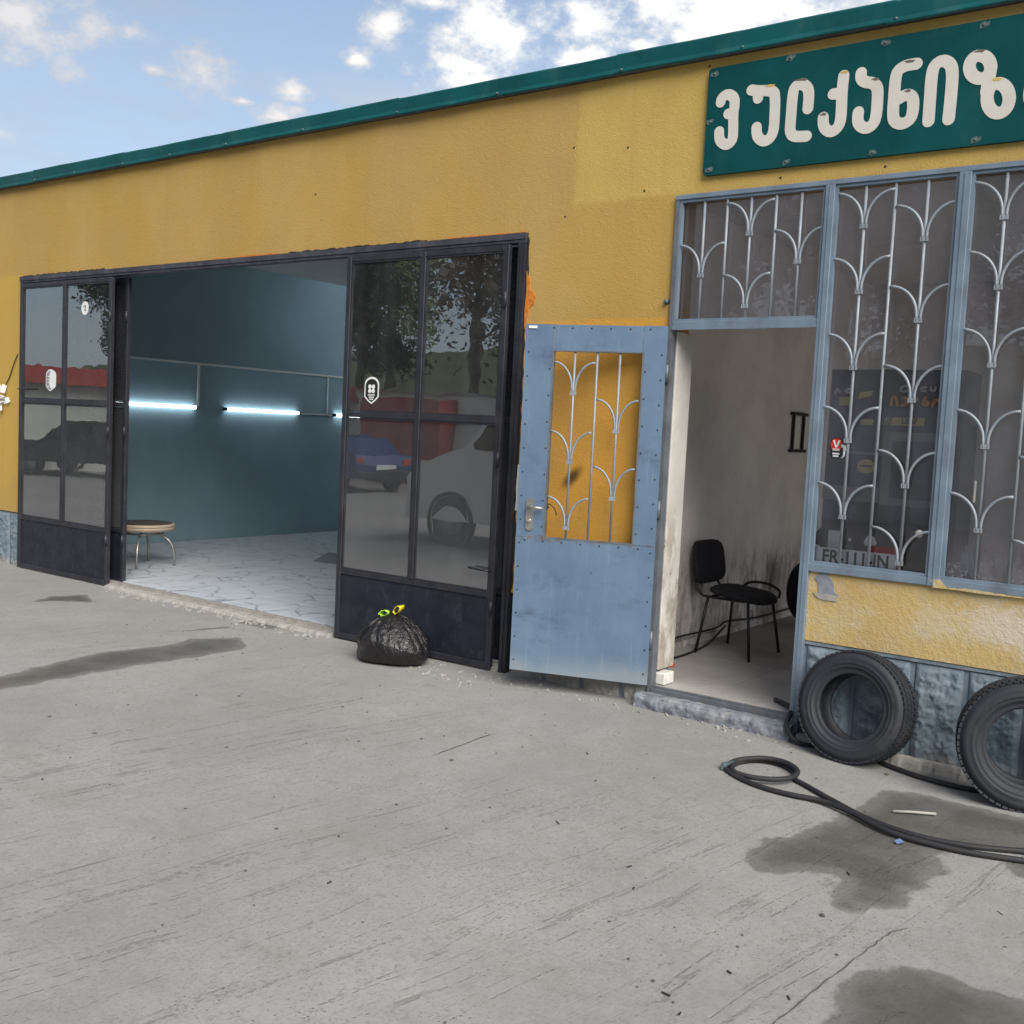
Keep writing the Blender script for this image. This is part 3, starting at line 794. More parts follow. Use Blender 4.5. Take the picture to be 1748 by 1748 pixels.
def garage_leaf(loc, w, rot, label, stick=None, latch=None):
    d = empty('garage_door', loc, rot, bld); d['label'] = label
    st, dp = .046, .019
    m = w / 2
    def bar(name, *b):
        f = MB(); f.box(*b, .003); return f.build(name, 'darksteel', d)
    bar('stile', 0, st, -dp, dp, .012, 2.972); bar('stile', w - st, w, -dp, dp, .012, 2.972)
    for a, b in ((st, m - st / 2), (m + st / 2, w - st)):
        for z0, z1 in ((2.930, 2.972), (1.745, 1.787)): bar('rail', a, b, -dp + .001, dp - .001, z0, z1)
    bar('rail', st, w - st, -dp + .002, dp - .002, .520, .560); bar('rail', st, w - st, -dp - .001, dp - .002, .012, .058)
    bar('mullion', m - st / 2, m + st / 2, -dp, dp, .561, 2.971)
    for a, b in ((st, m - st / 2), (m + st / 2, w - st)):      # glazing bead round each pane
        for z0, z1 in ((.561, 1.744), (1.788, 2.929)):
            f = MB(); t = .012
            V = [(x, y, z) for y in (-t, t) for x, z in ((a, z0), (b, z0), (b, z1), (a, z1), (a + t, z0 + t), (b - t, z0 + t), (b - t, z1 - t), (a + t, z1 - t))]
            F = []
            for i in range(4):
                j = (i + 1) % 4; F += [(i, j, j + 4, i + 4), (i + 8, i + 12, j + 12, j + 8), (i + 4, j + 4, j + 12, i + 12)]
            f.add(V, F); f.build('glazing_bead', 'darksteel', d)
    for a, b in ((st + .0125, m - st / 2 - .0125), (m + st / 2 + .0125, w - st - .0125)):
        for z0, z1 in ((.5735, 1.7315), (1.8005, 2.9165)):
            p = MB(); p.box(a, b, -.002, .002, z0, z1); p.build('glass_pane', 'gglass', d)
    k = MB(); k.box(st + .001, w - st - .001, -.006, .006, .0585, .5195)
    k.build('kick_panel', 'kick', d)
    if latch:
        h = MB(); u, z, dx = latch
        h.tube([(u, -.02, z), (u, -.045, z), (u + dx * .3, -.05, z), (u + dx, -.05, z + .008)], .008, 8); h.build('latch_bar', 'darksteel', d)
    for z in (.45, 1.5, 2.6): hg = MB(); hg.tube([(w - .010, -.026, z - .05), (w - .010, -.026, z + .05)], .012, 8); hg.build('hinge', 'darksteel', d)
    return d
LY, RY = -.032, -.052
leafL = garage_leaf((-10.735, LY, 0), 1.635, 0, 'outermost closed glazed leaf on the far side of the opening', latch=(.02, 1.885, .23))
leafL2 = garage_leaf((-10.66, .11, .004), 1.665, R(-1.2), 'leaf folded back behind the far outer leaf')
leafR = garage_leaf((-5.935, RY - .012, 0), 1.535, R(.9), 'outermost closed glazed leaf on the near side of the opening', latch=(1.50, .715, -.17))
leafR2 = garage_leaf((-5.90, .10, .004), 1.53, R(-.6), 'leaf folded back behind the near outer leaf')
# stickers on the panes
s = MB(); cz = 1.948
cap = lambda w, h, pt: [(w * math.cos(a) , h * .55 + w * .8 * math.sin(a)) for a in [math.pi * i / 10 for i in range(11)]] + [(-w, -h * .45), (-w * .55, -h * .78), (0, -h * pt), (w * .55, -h * .78), (w, -h * .45)]
outl = cap(.074, .092, 1.05); inn = cap(.062, .080, 1.03)
s.prism([(x, z) for x, z in outl], -.0030, -.0022, 0); s.prism(inn, -.0040, -.0031, 1)
for cx, czz, r in ((-.018, .035, .017), (.018, .035, .017), (-.018, .002, .017), (.018, .002, .017)):
    s.prism([(cx + r * math.cos(a), czz + r * math.sin(a)) for a in [2 * math.pi * i / 12 for i in range(12)]], -.0050, -.0041, 0)
for z in (-.028, -.045, -.060): s.box(-.035 + abs(z + .028) * .5, .035 - abs(z + .028) * .5, -.0050, -.0041, z - .004, z + .004, 0, 0)
o = s.build('sticker', ['white', 'ink'], leafR); o.location = (.292, 0, cz); o['label'] = 'black shield sticker with a white rim'
s = MB(); s.prism([(.062 * math.cos(a), .066 * math.sin(a)) for a in [2 * math.pi * i / 20 for i in range(20)]], -.0032, -.0022)
s.strokes([[(-.016, .016), (0, .028), (.014, .014), (.004, -.004), (-.008, -.02), (.016, -.022)]], .005, -.0042, -.0033, 1)
o = s.build('sticker', ['white', 'ink'], leafL); o.location = (1.165, 0, 2.69); o['label'] = 'small round white sticker high on the pane'
s = MB(); s.prism(cap(.085, .10, 1.0), -.0030, -.0022, 0); s.prism(cap(.073, .088, .98), -.0040, -.0031, 1)
s.prism([(.045 + .062 * math.cos(a) , .018 + (.07 if math.sin(a) > 0 else -.07) * .55 + .055 * math.sin(a)) for a in [2 * math.pi * i / 24 + .01 for i in range(24)]], -.0052, -.0042, 0)
for z in (.05, .02, -.01, -.05): s.box(-.05, -.025, -.0050, -.0041, z - .006, z + .006, 0, 0)
o = s.build('sticker', ['white', 'greypatch'], leafL); o.location = (.565, 0, 1.97); o['label'] = 'white oval stuck half over a shield sticker'

# ---- blue door, opened back towards the wall
PI = math.pi
dang = math.atan2(-.30, -.88)
door = empty('door', (-3.152, -.032, 0), dang, bld); door['label'] = 'blue sheet metal door swung open with a barred opening'
m = MB(); fy0, fy1 = -.018, .0135
m.box(.004, .034, fy0, fy1, .135, 2.390); m.box(.889, .919, fy0, fy1, .135, 2.390); m.box(.035, .888, fy0, fy1, .135, .165); m.box(.035, .888, fy0, fy1, 2.36, 2.390)
m.box(.140, .152, fy0, fy1 + .004, 1.018, 2.228); m.box(.724, .736, fy0, fy1 + .004, 1.018, 2.228); m.box(.1525, .7235, fy0, fy1 + .004, 2.222, 2.230); m.box(.1525, .7235, fy0, fy1 + .004, 1.012, 1.024)
m.build('door_frame', 'greysteel', door)
for (a, b, c, d) in ((.002, .921, .130, 1.0145), (.002, .1505, 1.0165, 2.394), (.7255, .921, 1.0165, 2.394), (.1525, .7235, 2.2285, 2.392)):
    m = MB(); m.box(a, b, .014, .0165, c, d, .0008); m.build('metal_sheet', 'bluedoor', door)
def scroll_pts(x, z, w, h, sgn, y=0, n=9):
    return [(x + sgn * (.011 + (w - .011) * (1 - math.cos(t))), y, z + h * math.sin(t)) for t in [i / n * PI / 2 for i in range(n + 1)]]
def scroll(x, z, w, h, parent, mat='grille', y=0, r=.0075):
    m = MB()
    for sgn in (-1, 1): m.tube([(x + sgn * .011, y, z - .03)] + scroll_pts(x, z, w, h, sgn, y), r, 6)
    m.box(x - .020, x + .020, y - .007, y + .007, z - .036, z - .012)
    return m.build('grille_scroll', mat, parent)
for u in (.296, .442, .589):
    m = MB(); m.tube([(u, .002, 1.022), (u, .002, 2.224)], .0075, 8); m.build('grille_bar', 'grille', door)
for z in (1.984, 1.541, 1.116): scroll(.589, z, .136, .172, door, y=.003)
for z in (1.754, 1.325): scroll(.296, z, .136, .172, door, y=.003)
m = MB()
for z in np.arange(.2, 2.36, .155):
    for u in (.030, .896): m.lathe([(.0, .0205), (.005, .0195), (.006, .0165)], 6, (u, 0, z), 'y')
for z in np.arange(1.09, 2.2, .17):
    for u in (.128, .748): m.lathe([(.0, .0205), (.005, .0195), (.006, .0165)], 6, (u, 0, z), 'y')
for u in np.arange(.11, .9, .125):
    for z in (.995, 2.372): m.lathe([(.0, .0205), (.005, .0195), (.006, .0165)], 6, (u, 0, z), 'y')
m.build('rivet', 'ink', door)['kind'] = 'stuff'
m = MB()
m.prism([(.026 * math.cos(a) + .832, (1.245 if math.sin(a) > 0 else 1.085) + .026 * math.sin(a)) for a in [2 * PI * i / 24 + .01 for i in range(24)]], .0168, .026)
hp = m.build('handle_plate', 'chrome', door)
m = MB(); m.tube([(.832, .026, 1.213), (.832, .062, 1.213)], .011, 10); m.tube([(.842, .062, 1.213), (.79, .064, 1.214), (.735, .060, 1.211)], .0105, 10); m.build('door_handle', 'chrome', hp)
m = MB(); m.lathe([(.014, .026), (.014, .034), (.008, .036)], 12, (.832, 0, 1.125), 'y'); m.obox((.838, .04, 1.122), (.012, 0, .008), (0, .004, 0), (-.002, 0, .003)); m.build('door_lock', 'chrome', hp)
m = MB(); m.tube([(.735, .0, 1.235), (.70, .012, 1.24), (.67, .004, 1.21), (.655, .01, 1.17)], .004, 5); m.tube([(.735, .0, 1.215), (.715, .01, 1.22)], .011, 6); m.build('twisted_wire', 'wire', door)
m = MB(); m.box(.845, .90, .0168, .023, 2.366, 2.382); m.build('white_tab', 'white', door)

# ---- door jamb, posts and rails of the shopfront
m = MB(); m.box(-3.161, -3.136, -.020, .045, .02, 3.165); m.build('door_jamb', 'greysteel', bld)
for z in (.42, 1.25, 2.10): m = MB(); m.tube([(-3.150, -.030, z - .055), (-3.150, -.030, z + .055)], .012, 8); m.build('hinge', 'greysteel', bld)
m = MB(); m.box(-3.161, WX1, -.024, .045, 3.166, 3.194, .002); m.build('frame_rail', 'bluegrey', bld)
m = MB(); m.box(-3.1355, -2.2155, -.022, .044, 2.378, 2.424, .002); m.box(-3.1355, -2.2155, -.028, -.0225, 2.372, 2.390); m.build('frame_rail', 'bluegrey', bld)
m = MB(); m.box(-2.1625, -1.5025, -.022, .044, .980, 1.024, .002); m.build('frame_rail', 'bluegrey', bld)
m = MB(); m.box(-1.4405, -.7805, -.022, .044, .980, 1.020, .002); m.build('frame_rail', 'bluegrey', bld)
m = MB(); m.box(-2.215, -2.163, -.026, .046, .02, 3.1655, .002); m.box(-2.192, -2.186, -.030, -.0265, .02, 3.16); m.build('frame_post', 'bluegrey', bld)
m = MB(); m.box(-1.502, -1.441, -.026, .046, .979, 3.1655, .002); m.box(-1.474, -1.468, -.030, -.0265, .98, 3.16); m.build('frame_post', 'bluegrey', bld)
for px_ in (-.780, -.0565, .667):
    m = MB(); m.box(px_, px_ + .0615, -.026, .046, .979, 3.1655, .002); m.build('frame_post', 'bluegrey', bld)
for px_ in (-.718, .0055):  # bottom rails of the two added windows
    m = MB(); m.box(px_ + .0005, px_ + .6605, -.022, .044, .980, 1.020, .002); m.build('frame_rail', 'bluegrey', bld)

def window(x0, x1, z0, z1, bars, scrolls, glass, label):
    w = empty('window', (0, 0, 0), 0, bld); w['label'] = label
    f = MB(); t = .016
    f.box(x0, x0 + t, -.012, .02, z0, z1); f.box(x1 - t, x1, -.012, .02, z0, z1)
    f.box(x0 + t, x1 - t, -.012, .02, z0, z0 + t); f.box(x0 + t, x1 - t, -.012, .02, z1 - t, z1)
    f.build('window_frame', 'bluegrey', w)
    p = MB(); p.box(x0 + .004, x1 - .004, .0295, .0335, z0 + .003, z1 - .003); p.build('glass_pane', glass, w)
    for b in bars:
        m = MB(); m.tube([(b, .003, z0 + t), (b, .003, z1 - t)], .0085, 8); m.build('grille_bar', 'grille', w)
    for x, z, hw in scrolls: scroll(x, z, hw, .164, w, y=-.004, r=.0085)
    return w
window(-3.135, -2.216, 2.4245, 3.1655, [-2.973, -2.823, -2.670, -2.514, -2.362],
       [(-2.973, 2.725, .148), (-2.670, 2.956, .148), (-2.670, 2.531, .148), (-2.362, 2.775, .148)], 'wglass', 'wide grilled window above the doorway')
window(-2.1625, -1.5025, 1.0245, 3.1655, [-1.994, -1.832, -1.662],
       [(-1.994, z, .160) for z in (2.950, 2.590, 2.170, 1.762, 1.330)] + [(-1.662, z, .160) for z in (2.857, 2.425, 1.995, 1.530, 1.104)], 'wglass', 'tall grilled window beside the doorway')
window(-1.4405, -.7805, 1.0205, 3.1655, [-1.272, -1.108, -.944],
       [(-1.272, z, .158) for z in (2.942, 2.586, 2.186, 1.763, 1.323)] + [(-.944, z, .158) for z in (2.86, 2.43, 1.99, 1.53, 1.10)], 'wglass2', 'tall grilled window with paint spatter on its lower glass')
for k_, lb in ((0, 'added unseen grilled window third from the doorway'), (1, 'added unseen grilled window farthest from the doorway')):  # two unseen windows added to bring more light into the room
    a_ = -.718 + .7235 * k_
    window(a_, a_ + .661, 1.0205, 3.1655, [a_ + .169, a_ + .333, a_ + .497], [(a_ + .169, z, .158) for z in (2.942, 2.586, 2.186, 1.763, 1.323)] + [(a_ + .497, z, .158) for z in (2.86, 2.43, 1.99, 1.53, 1.10)], 'wglass', lb)
# red and black sticker on the first tall window
s = MB()
s.prism([(.036 * math.cos(a), (.028 if math.sin(a) > 0 else -.026) + .034 * math.sin(a)) for a in [2 * PI * i / 24 + .01 for i in range(24)]], .0285, .0292, 1)
s.prism([(.034 * math.cos(a), .022 + .036 * math.sin(a)) for a in [2 * PI * i / 20 for i in range(20)]], .0278, .0284, 2)
s.prism([(-.022, .046), (-.010, .046), (0, .014), (.010, .046), (.022, .046), (.005, .004), (-.005, .004)], .0270, .0277, 0)
for z, w in ((-.004, .020), (-.011, .020)): s.box(-w, w, .0270, .0277, z - .002, z + .002)
for z, w in ((-.030, .020), (-.044, .016)): s.box(-w, w, .0276, .0283, z - .004, z + .004)
s.lathe([(0, .0268), (.009, .0269), (.009, .0276)], 10, (.034, 0, .014), 'y')
s.box(.040, .056, .0283, .0290, -.012, .018); s.tube([(.046, .0286, -.014), (.046, .0286, -.040), (.034, .0286, -.054)], .006, 4)
wpar = [o for o in bpy.data.objects if o.name.startswith('window') and o.get('label', '').startswith('tall grilled window beside')][0]
o = s.build('sticker', ['white', 'ink', 'red'], wpar); o.location = (-2.068, 0, 1.692); o['label'] = 'red and black sticker with a white V'

# step, threshold, broken plaster, holes
def rough_slab(name, mat, parent, x0, x1, y0, y1, z0, z1, n=(60, 8), amp=.012, seed=0):
    nx, ny = n; V = []; F = []
    for j in range(ny + 1):
        for i in range(nx + 1):
            u, w = i / nx, j / ny
            x = x0 + (x1 - x0) * u; y = y0 + (y1 - y0) * w
            fr = max(0, 1 - w * 2.2)
            z = z1 - (z1 - z0) * fr ** 2.2 + mnoise.fractal(Vector((x * 14, y * 20, seed)), 1, 2, 3) * amp * (1 if 0 < w < 1 else .3)
            yy = y + mnoise.noise(Vector((x * 12, seed, 0))) * amp * 1.8 * fr + mnoise.noise(Vector((x * 40, seed + 4, 0))) * amp * fr
            V.append((x, yy, z))
    for j in range(ny):
        for i in range(nx): F.append((j * (nx + 1) + i, j * (nx + 1) + i + 1, (j + 1) * (nx + 1) + i + 1, (j + 1) * (nx + 1) + i))
    b = len(V)
    edge = list(range(nx + 1)) + [j * (nx + 1) + nx for j in range(1, ny + 1)] + [ny * (nx + 1) + i for i in range(nx - 1, -1, -1)] + [j * (nx + 1) for j in range(ny - 1, 0, -1)]
    for e in edge: V.append((V[e][0], V[e][1], -.06))
    for k in range(len(edge)): F.append((edge[k], b + k, b + (k + 1) % len(edge), edge[(k + 1) % len(edge)]))
    m = MB(); m.add(V, F); m.sm = [False] * len(m.sm)
    return m.build(name, mat, parent)
def hewn_step(x0, x1, yf, yb, zt):
    nx, ns = 130, 26; V = []; F = []
    for j in range(ns + 1):
        t = j / ns
        for i in range(nx + 1):
            x = x0 + (x1 - x0) * i / nx
            if t < .62: y, z, n = yf, -.06 + (zt + .06) * t / .62, Vector((0, -1, .15))
            else: y, z, n = yf + (yb - yf) * (t - .62) / .38, zt, Vector((0, -.1, 1))
            k = max(0, 1 - abs(t - .62) / .12)
            y += .014 * k; z -= .012 * k
            q = Vector((x * 17, y * 17, z * 19))
            d = .016 * mnoise.noise(q) + .010 * (abs(mnoise.noise(q * 2.2)) - .3) + .005 * mnoise.noise(q * 4.5)
            if t > .75: d *= .35
            V.append((x, y + n.y * d + .012 * mnoise.noise(Vector((x * 3, 1, 0))), z + n.z * d))
    for j in range(ns):
        for i in range(nx): a = j * (nx + 1) + i; F.append((a, a + 1, a + nx + 2, a + nx + 1))
    m = MB(); m.add(V, F, 0, True); m.box(x0 + .005, x1 - .005, yf + .03, yb, -.05, zt - .03)
    return m.build('door_step', 'step', bld)
hewn_step(-3.20, -2.168, -.125, -.026, .084)
m = MB(); m.box(-3.1345, -2.217, -.024, .048, .0, .112, .002); m.box(-3.1345, -2.217, -.004, .010, .1125, .124); m.build('door_threshold', 'greysteel', bld)
rough_slab('track_edge', 'cement', bld, -9.06, -5.96, -.115, -.037, -.01, .026, (150, 6), .010, 8)
rough_slab('wall_foot', 'cement', bld, -2.15, -.2, -.085, -.012, -.03, .03, (110, 6), .013, 12)
m = MB(); m.prism(ragged(-2.06, .905, [(-.045, .078), (.0, .086), (.018, .05), (.05, -.01), (.075, -.05), (.07, -.078), (-.03, -.078), (-.075, -.052), (-.04, -.045), (-.045, .0), (-.07, .03)], .006, 3, 2), -.0035, .0)
m.build('bare_patch', 'greypatch', bld)
m = MB(); m.prism(ragged(-2.06, .905, [(-.07, -.052), (.072, -.052), (.066, -.082), (-.028, -.082)], .005, 3, 5), -.0065, -.0036); m.build('bare_patch', 'cement', bld)
m = MB(); m.prism(ragged(-1.30, .976, [(-.17, -.004), (.45, -.004), (.45, .006), (.2, .004), (.05, .012), (-.10, .008), (-.14, .045), (-.185, .040)], .003, 5, 14), -.0272, -.0245); m.build('paint_smear', 'yellow', bld)
m = MB(); m.prism(ragged(-4.245, 2.60, [(-.035, .2), (-.01, .14), (.0, .07), (.042, .02), (.03, -.03), (-.005, -.06), (-.02, -.16), (-.036, -.2)], .006, 3, 4), -.006, .0); m.build('foam_patch', 'foam', bld)
m = MB(); m.prism(ragged(-4.245, 1.31, [(-.036, .16), (.02, .15), (.022, -.15), (-.036, -.16)], .005, 4, 6), -.005, .0); m.build('plaster_patch', 'offwhite', bld)
# exposed foam and render along the head and side of the garage frame
rnd = random.Random(3)
for (a, b, mt) in ((-10.78, -9.3, 'wire'), (-7.75, -6.8, 'foam'), (-6.7, -5.2, 'wire'), (-5.0, -4.32, 'foam')):
    P = []; n = int((b - a) / .04)
    for i in range(n + 1): P.append((a + (b - a) * i / n, 3.053 + rnd.uniform(.004, .016)))
    P += [(b, 3.0505), (a, 3.0505)]
    m = MB(); m.prism(P, -.004, .0); m.build('foam_edge', mt, bld)
P = [(-4.284, z) for z in np.arange(.6, 3.04, .05)]
m = MB(); m.prism([(-4.2845, .6)] + [(-4.280 + rnd.uniform(.002, .016), z) for z in np.arange(.6, 3.04, .05)] + [(-4.2845, 3.03)], -.004, 0); m.build('foam_edge', 'wire', bld)
m = MB()
for x, z in ((-3.991, 3.135), (-3.95, 3.58), (-3.538, 3.532), (-3.0, 3.95), (-6.4, 3.5), (-3.4, 3.25), (-2.5, 3.24), (-1.9, 3.24)):
    m.lathe([(0, -.0035), (.006, -.0030), (.008, .0)], 8, (x, 0, z), 'y')
m.build('drill_hole', 'wire', bld)['kind'] = 'stuff'
m = MB(); m.lathe([(.0, -.03), (.012, -.03), (.015, -.02), (.018, -.001)], 8, (-3.19, 0, 2.55), 'y'); m.build('wall_bolt', 'zinc', bld)
m = MB(); m.box(-3.160, -3.078, .052, .18, .124, .200, .006); m.build('broken_brick', 'offwhite', bld)
m = MB(); m.tube(catmull([(-10.86, -.005, 2.25), (-10.90, -.02, 2.16), (-11.0, -.012, 2.02), (-11.06, -.02, 1.93), (-11.10, -.01, 1.88)], 6), .006, 5)
o = m.build('loose_wire', 'wire'); tag(o, 'thin dark wire hanging loose on the yellow wall outside the far garage leaf', 'wire')
m = MB(); rnd = random.Random(5)
for i in range(26):
    c = Vector((-11.17 + rnd.gauss(0, .06), -.02 + rnd.uniform(-.02, .012), 1.78 + rnd.gauss(0, .05)))
    ax = Vector((rnd.gauss(0, 1), rnd.gauss(0, 1), rnd.gauss(0, 1))).normalized(); ay = ax.orthogonal().normalized()
    m.obox(c, ax * rnd.uniform(.015, .045), ay * rnd.uniform(.01, .025), ax.cross(ay) * .005)
tag(m.build('torn_tape', 'offwhite'), 'crumpled clump of whitish tape stuck on the yellow wall under the loose wire', 'tape')

# ------------------------------------------------------------------ shop sign
sign = thing('shop_sign', 'dark green board with large cream Georgian letters fixed above the windows', 'sign')
m = MB(); sx0, sx1, sz0, sz1 = -2.985, -.30, 3.292, 3.922
rr = .02
poly = [(sx0 + rr, sz0), (sx1 - rr, sz0 - .0), (sx1, sz0 + rr), (sx1, sz1 - rr), (sx1 - rr, sz1), (sx0 + rr, sz1), (sx0 + .006, sz1 - .006), (sx0, sz1 - rr), (sx0, sz0 + rr), (sx0 + .006, sz0 + .006)]
m.prism(poly, -.030, -.002); m.build('sign_board', 'sign', sign)
GL = {
'vin': [[(-2.896,3.714),(-2.891,3.741),(-2.85,3.758),(-2.806,3.727),(-2.804,3.676),(-2.81,3.64),(-2.801,3.513),(-2.806,3.476),(-2.841,3.455),(-2.88,3.482),(-2.891,3.505),(-2.894,3.543)],[(-2.842,3.64),(-2.809,3.636)]],
'un': [[(-2.703,3.757),(-2.664,3.746),(-2.57,3.735),(-2.552,3.703),(-2.547,3.555),(-2.55,3.494),(-2.57,3.46),(-2.605,3.449),(-2.642,3.475),(-2.654,3.507),(-2.656,3.538)],[(-2.664,3.746),(-2.658,3.703)]],
'las': [[(-2.351,3.602),(-2.35,3.686),(-2.362,3.723),(-2.395,3.746),(-2.431,3.742),(-2.448,3.712),(-2.449,3.542),(-2.45,3.488),(-2.426,3.455),(-2.348,3.449)]],
'kan': [[(-2.157,3.754),(-2.159,3.699),(-2.16,3.658),(-2.155,3.528),(-2.163,3.482),(-2.195,3.454),(-2.23,3.463),(-2.255,3.496),(-2.258,3.541)],[(-2.16,3.658),(-2.21,3.663)]],
'an': [[(-2.06,3.754),(-2.06,3.725),(-2.035,3.7),(-1.993,3.691),(-1.965,3.666),(-1.959,3.617),(-1.959,3.496),(-1.981,3.456),(-2.02,3.449),(-2.054,3.477),(-2.062,3.51),(-2.06,3.544)]],
'nar': [[(-1.764,3.755),(-1.818,3.756),(-1.855,3.741),(-1.87,3.713),(-1.871,3.627),(-1.871,3.502),(-1.857,3.463),(-1.815,3.446),(-1.777,3.464),(-1.765,3.499),(-1.766,3.567),(-1.783,3.595),(-1.812,3.601),(-1.845,3.584)]],
'in': [[(-1.68,3.445),(-1.681,3.566),(-1.682,3.695),(-1.669,3.737),(-1.629,3.753),(-1.589,3.727),(-1.575,3.678),(-1.575,3.551),(-1.578,3.442)]],
'zen': [[(-1.389,3.678),(-1.391,3.656),(-1.401,3.639),(-1.417,3.628),(-1.437,3.627),(-1.458,3.635),(-1.476,3.65),(-1.489,3.671),(-1.495,3.695),(-1.493,3.717),(-1.483,3.735),(-1.466,3.745),(-1.446,3.746),(-1.426,3.738),(-1.407,3.722),(-1.395,3.701),(-1.389,3.678)],
        [(-1.389,3.676),(-1.4,3.558)],[(-1.288,3.508),(-1.29,3.479),(-1.299,3.456),(-1.316,3.442),(-1.336,3.439),(-1.357,3.447),(-1.376,3.466),(-1.39,3.493),(-1.396,3.523),(-1.395,3.552),(-1.385,3.575),(-1.368,3.589),(-1.348,3.592),(-1.327,3.583),(-1.308,3.564),(-1.294,3.537),(-1.288,3.508)]],
'tsan': [[(-.80,3.70),(-.86,3.745),(-.91,3.70),(-.90,3.655),(-.85,3.64),(-.81,3.62),(-.80,3.50),(-.83,3.455),(-.87,3.447),(-.905,3.48),(-.90,3.54)]],
}
word = [('vin', 0), ('un', 0), ('las', 0), ('kan', 0), ('an', 0), ('nar', 0), ('in', 0), ('zen', 0), ('an', .868), ('tsan', 0.115), ('in', 1.045), ('an', 1.60)]
for g, dx in word:
    if dx > 1.5: dx = 1.585
    m = MB(); m.strokes([[(x + dx, z) for x, z in s_] for s_ in GL[g]], .0312, -.0325, -.0301)
    m.build('letter', 'letter', sign)
# peeled corners of the letters
for k, (x, z, w, mt) in enumerate(((-2.59, 3.772, .035, 'peel'), (-2.40, 3.778, .04, 'peeld'), (-2.155, 3.780, .022, 'peel'), (-1.978, 3.716, .022, 'peeld'), (-1.45, 3.776, .028, 'peeld'), (-1.355, 3.620, .024, 'peel'), (-2.258, 3.566, .02, 'peeld'), (-1.80, 3.628, .02, 'peeld'), (-1.80, 3.782, .03, 'peeld'))):
    m = MB(); m.prism(ragged(x, z, [(-w, -.006), (0, .001), (w, -.006), (w * .6, -.016), (-w * .5, -.013)], .002, 2, k), -.0336, -.0326); m.build('peeled_film', mt, sign)
rnd = random.Random(9)
for x, z in ((-2.945, 3.885), (-2.474, 3.900), (-1.937, 3.893), (-1.438, 3.897), (-.9, 3.895), (-2.945, 3.325), (-2.46, 3.319), (-1.963, 3.314), (-1.436, 3.319), (-.9, 3.32), (-2.955, 3.606)):
    m = MB(); m.lathe([(0, -.038), (.007, -.037), (.009, -.0305)], 8, (x, 0, z), 'y')
    m.prism(ragged(x, z, [(-.026, -.012), (-.006, -.018), (.02, -.008), (.026, .012), (.0, .014), (-.02, .012)], .006, 2, int(-x * 100)), -.0325, -.0302); m.build('bolt', 'zinc', sign)

# ------------------------------------------------------------------ things in the garage
def tube_light(x, y0, y1, z, label, lamp='tube'):
    t = thing('tube_light', label, 'light', (x, (y0 + y1) / 2, z), 0, 'fluorescent tubes in the garage'); L = (y1 - y0) / 2
    m = MB(); m.tube([(0, -L + .03, 0), (0, L - .03, 0)], .020, 12); m.build('tube', lamp, t)
    for s in (-1, 1):
        m = MB(); m.tube([(0, s * (L - .032), 0), (0, s * L, 0)], .021, 12); m.box(-.045, .012, min(s * (L - .03), s * L), max(s * (L - .03), s * L), -.018, .018); m.build('end_cap', 'black', t)
    return t
WX = -11.495
tube_light(WX + .045, 1.50, 2.735, 1.80, 'lit fluorescent tube on the garage wall directly behind the folded leaf and stool')
tube_light(WX + .045, 3.17, 4.50, 1.80, 'lit fluorescent tube in the middle of the row on the garage wall')
tube_light(WX + .045, 5.18, 6.42, 1.80, 'lit fluorescent tube deepest in the garage, partly behind the glazed leaf')
tube_light(-9.80, 5.1, 6.3, 3.69, 'lit ceiling tube seen through the upper pane of the near garage leaf', 'ctube')
cd = thing('cable_conduit', 'grey cable conduit on the garage wall with drops to the tube lights', 'conduit')
m = MB(); m.box(WX + .001, WX + .021, .3, 8.6, 2.355, 2.381); m.build('run', 'pipe', cd)
for y in (2.76, 5.05):
    m = MB(); m.box(WX + .001, WX + .020, y - .014, y + .014, 1.79, 2.354); m.build('drop', 'pipe', cd)
m = MB(); m.box(WX + .001, WX + .018, 4.53, 5.034, 1.786, 1.806); m.box(WX + .001, WX + .018, 5.066, 5.16, 1.786, 1.806); m.build('link', 'pipe', cd)

st = thing('round_stool', 'round stool with dark seat, beige rim and bent metal legs inside the garage', 'stool', (-9.86, .87, .0585), R(20))
m = MB(); m.lathe([(.0, .375), (.20, .372), (.31, .385), (.325, .41), (.325, .425)], 40); m.lathe([(.325, .4255), (.327, .452), (.31, .46), (.28, .455)], 40); m.build('seat_rim', 'beige', st)
m = MB(); m.lathe([(.30, .452), (.295, .463), (.15, .466), (.0, .467)], 40); m.build('seat_top', 'brown', st)
for rz in (0, PI / 2):
    P = []
    for i in range(25):
        t = PI * i / 24; rx = .33
        P.append((rx * math.cos(t), (.33 if rz else .0) * 0, .0 + .37 * math.sin(t) ** .55))
    ca, sa = math.cos(rz + R(25)), math.sin(rz + R(25))
    P = [(p[0] * ca, p[0] * sa, p[2] - (.008 if rz else 0)) for p in P]
    m = MB(); m.tube([(P[0][0], P[0][1], .0)] + P[1:-1] + [(P[-1][0], P[-1][1], .0)], .013, 8); m.build('leg_hoop', 'chrome', st)
m = MB(); m.lathe([(.20, .35), (.21, .34), (.22, .35), (.21, .36)], 32, closed=True); m.build('ring', 'chrome', st)
m = MB(); m.prism([(0, 0)] * 0 or [(-.55, -.30), (.42, -.38), (.55, .32), (-.05, .42)], 0, .004); o = m.build('floor_mat', 'greypatch')
o.rotation_euler = (R(90), 0, R(0)); o.location = (-9.03, 3.05, .0635); tag(o, 'flat grey sheet lying on the white garage floor tiles', 'mat')

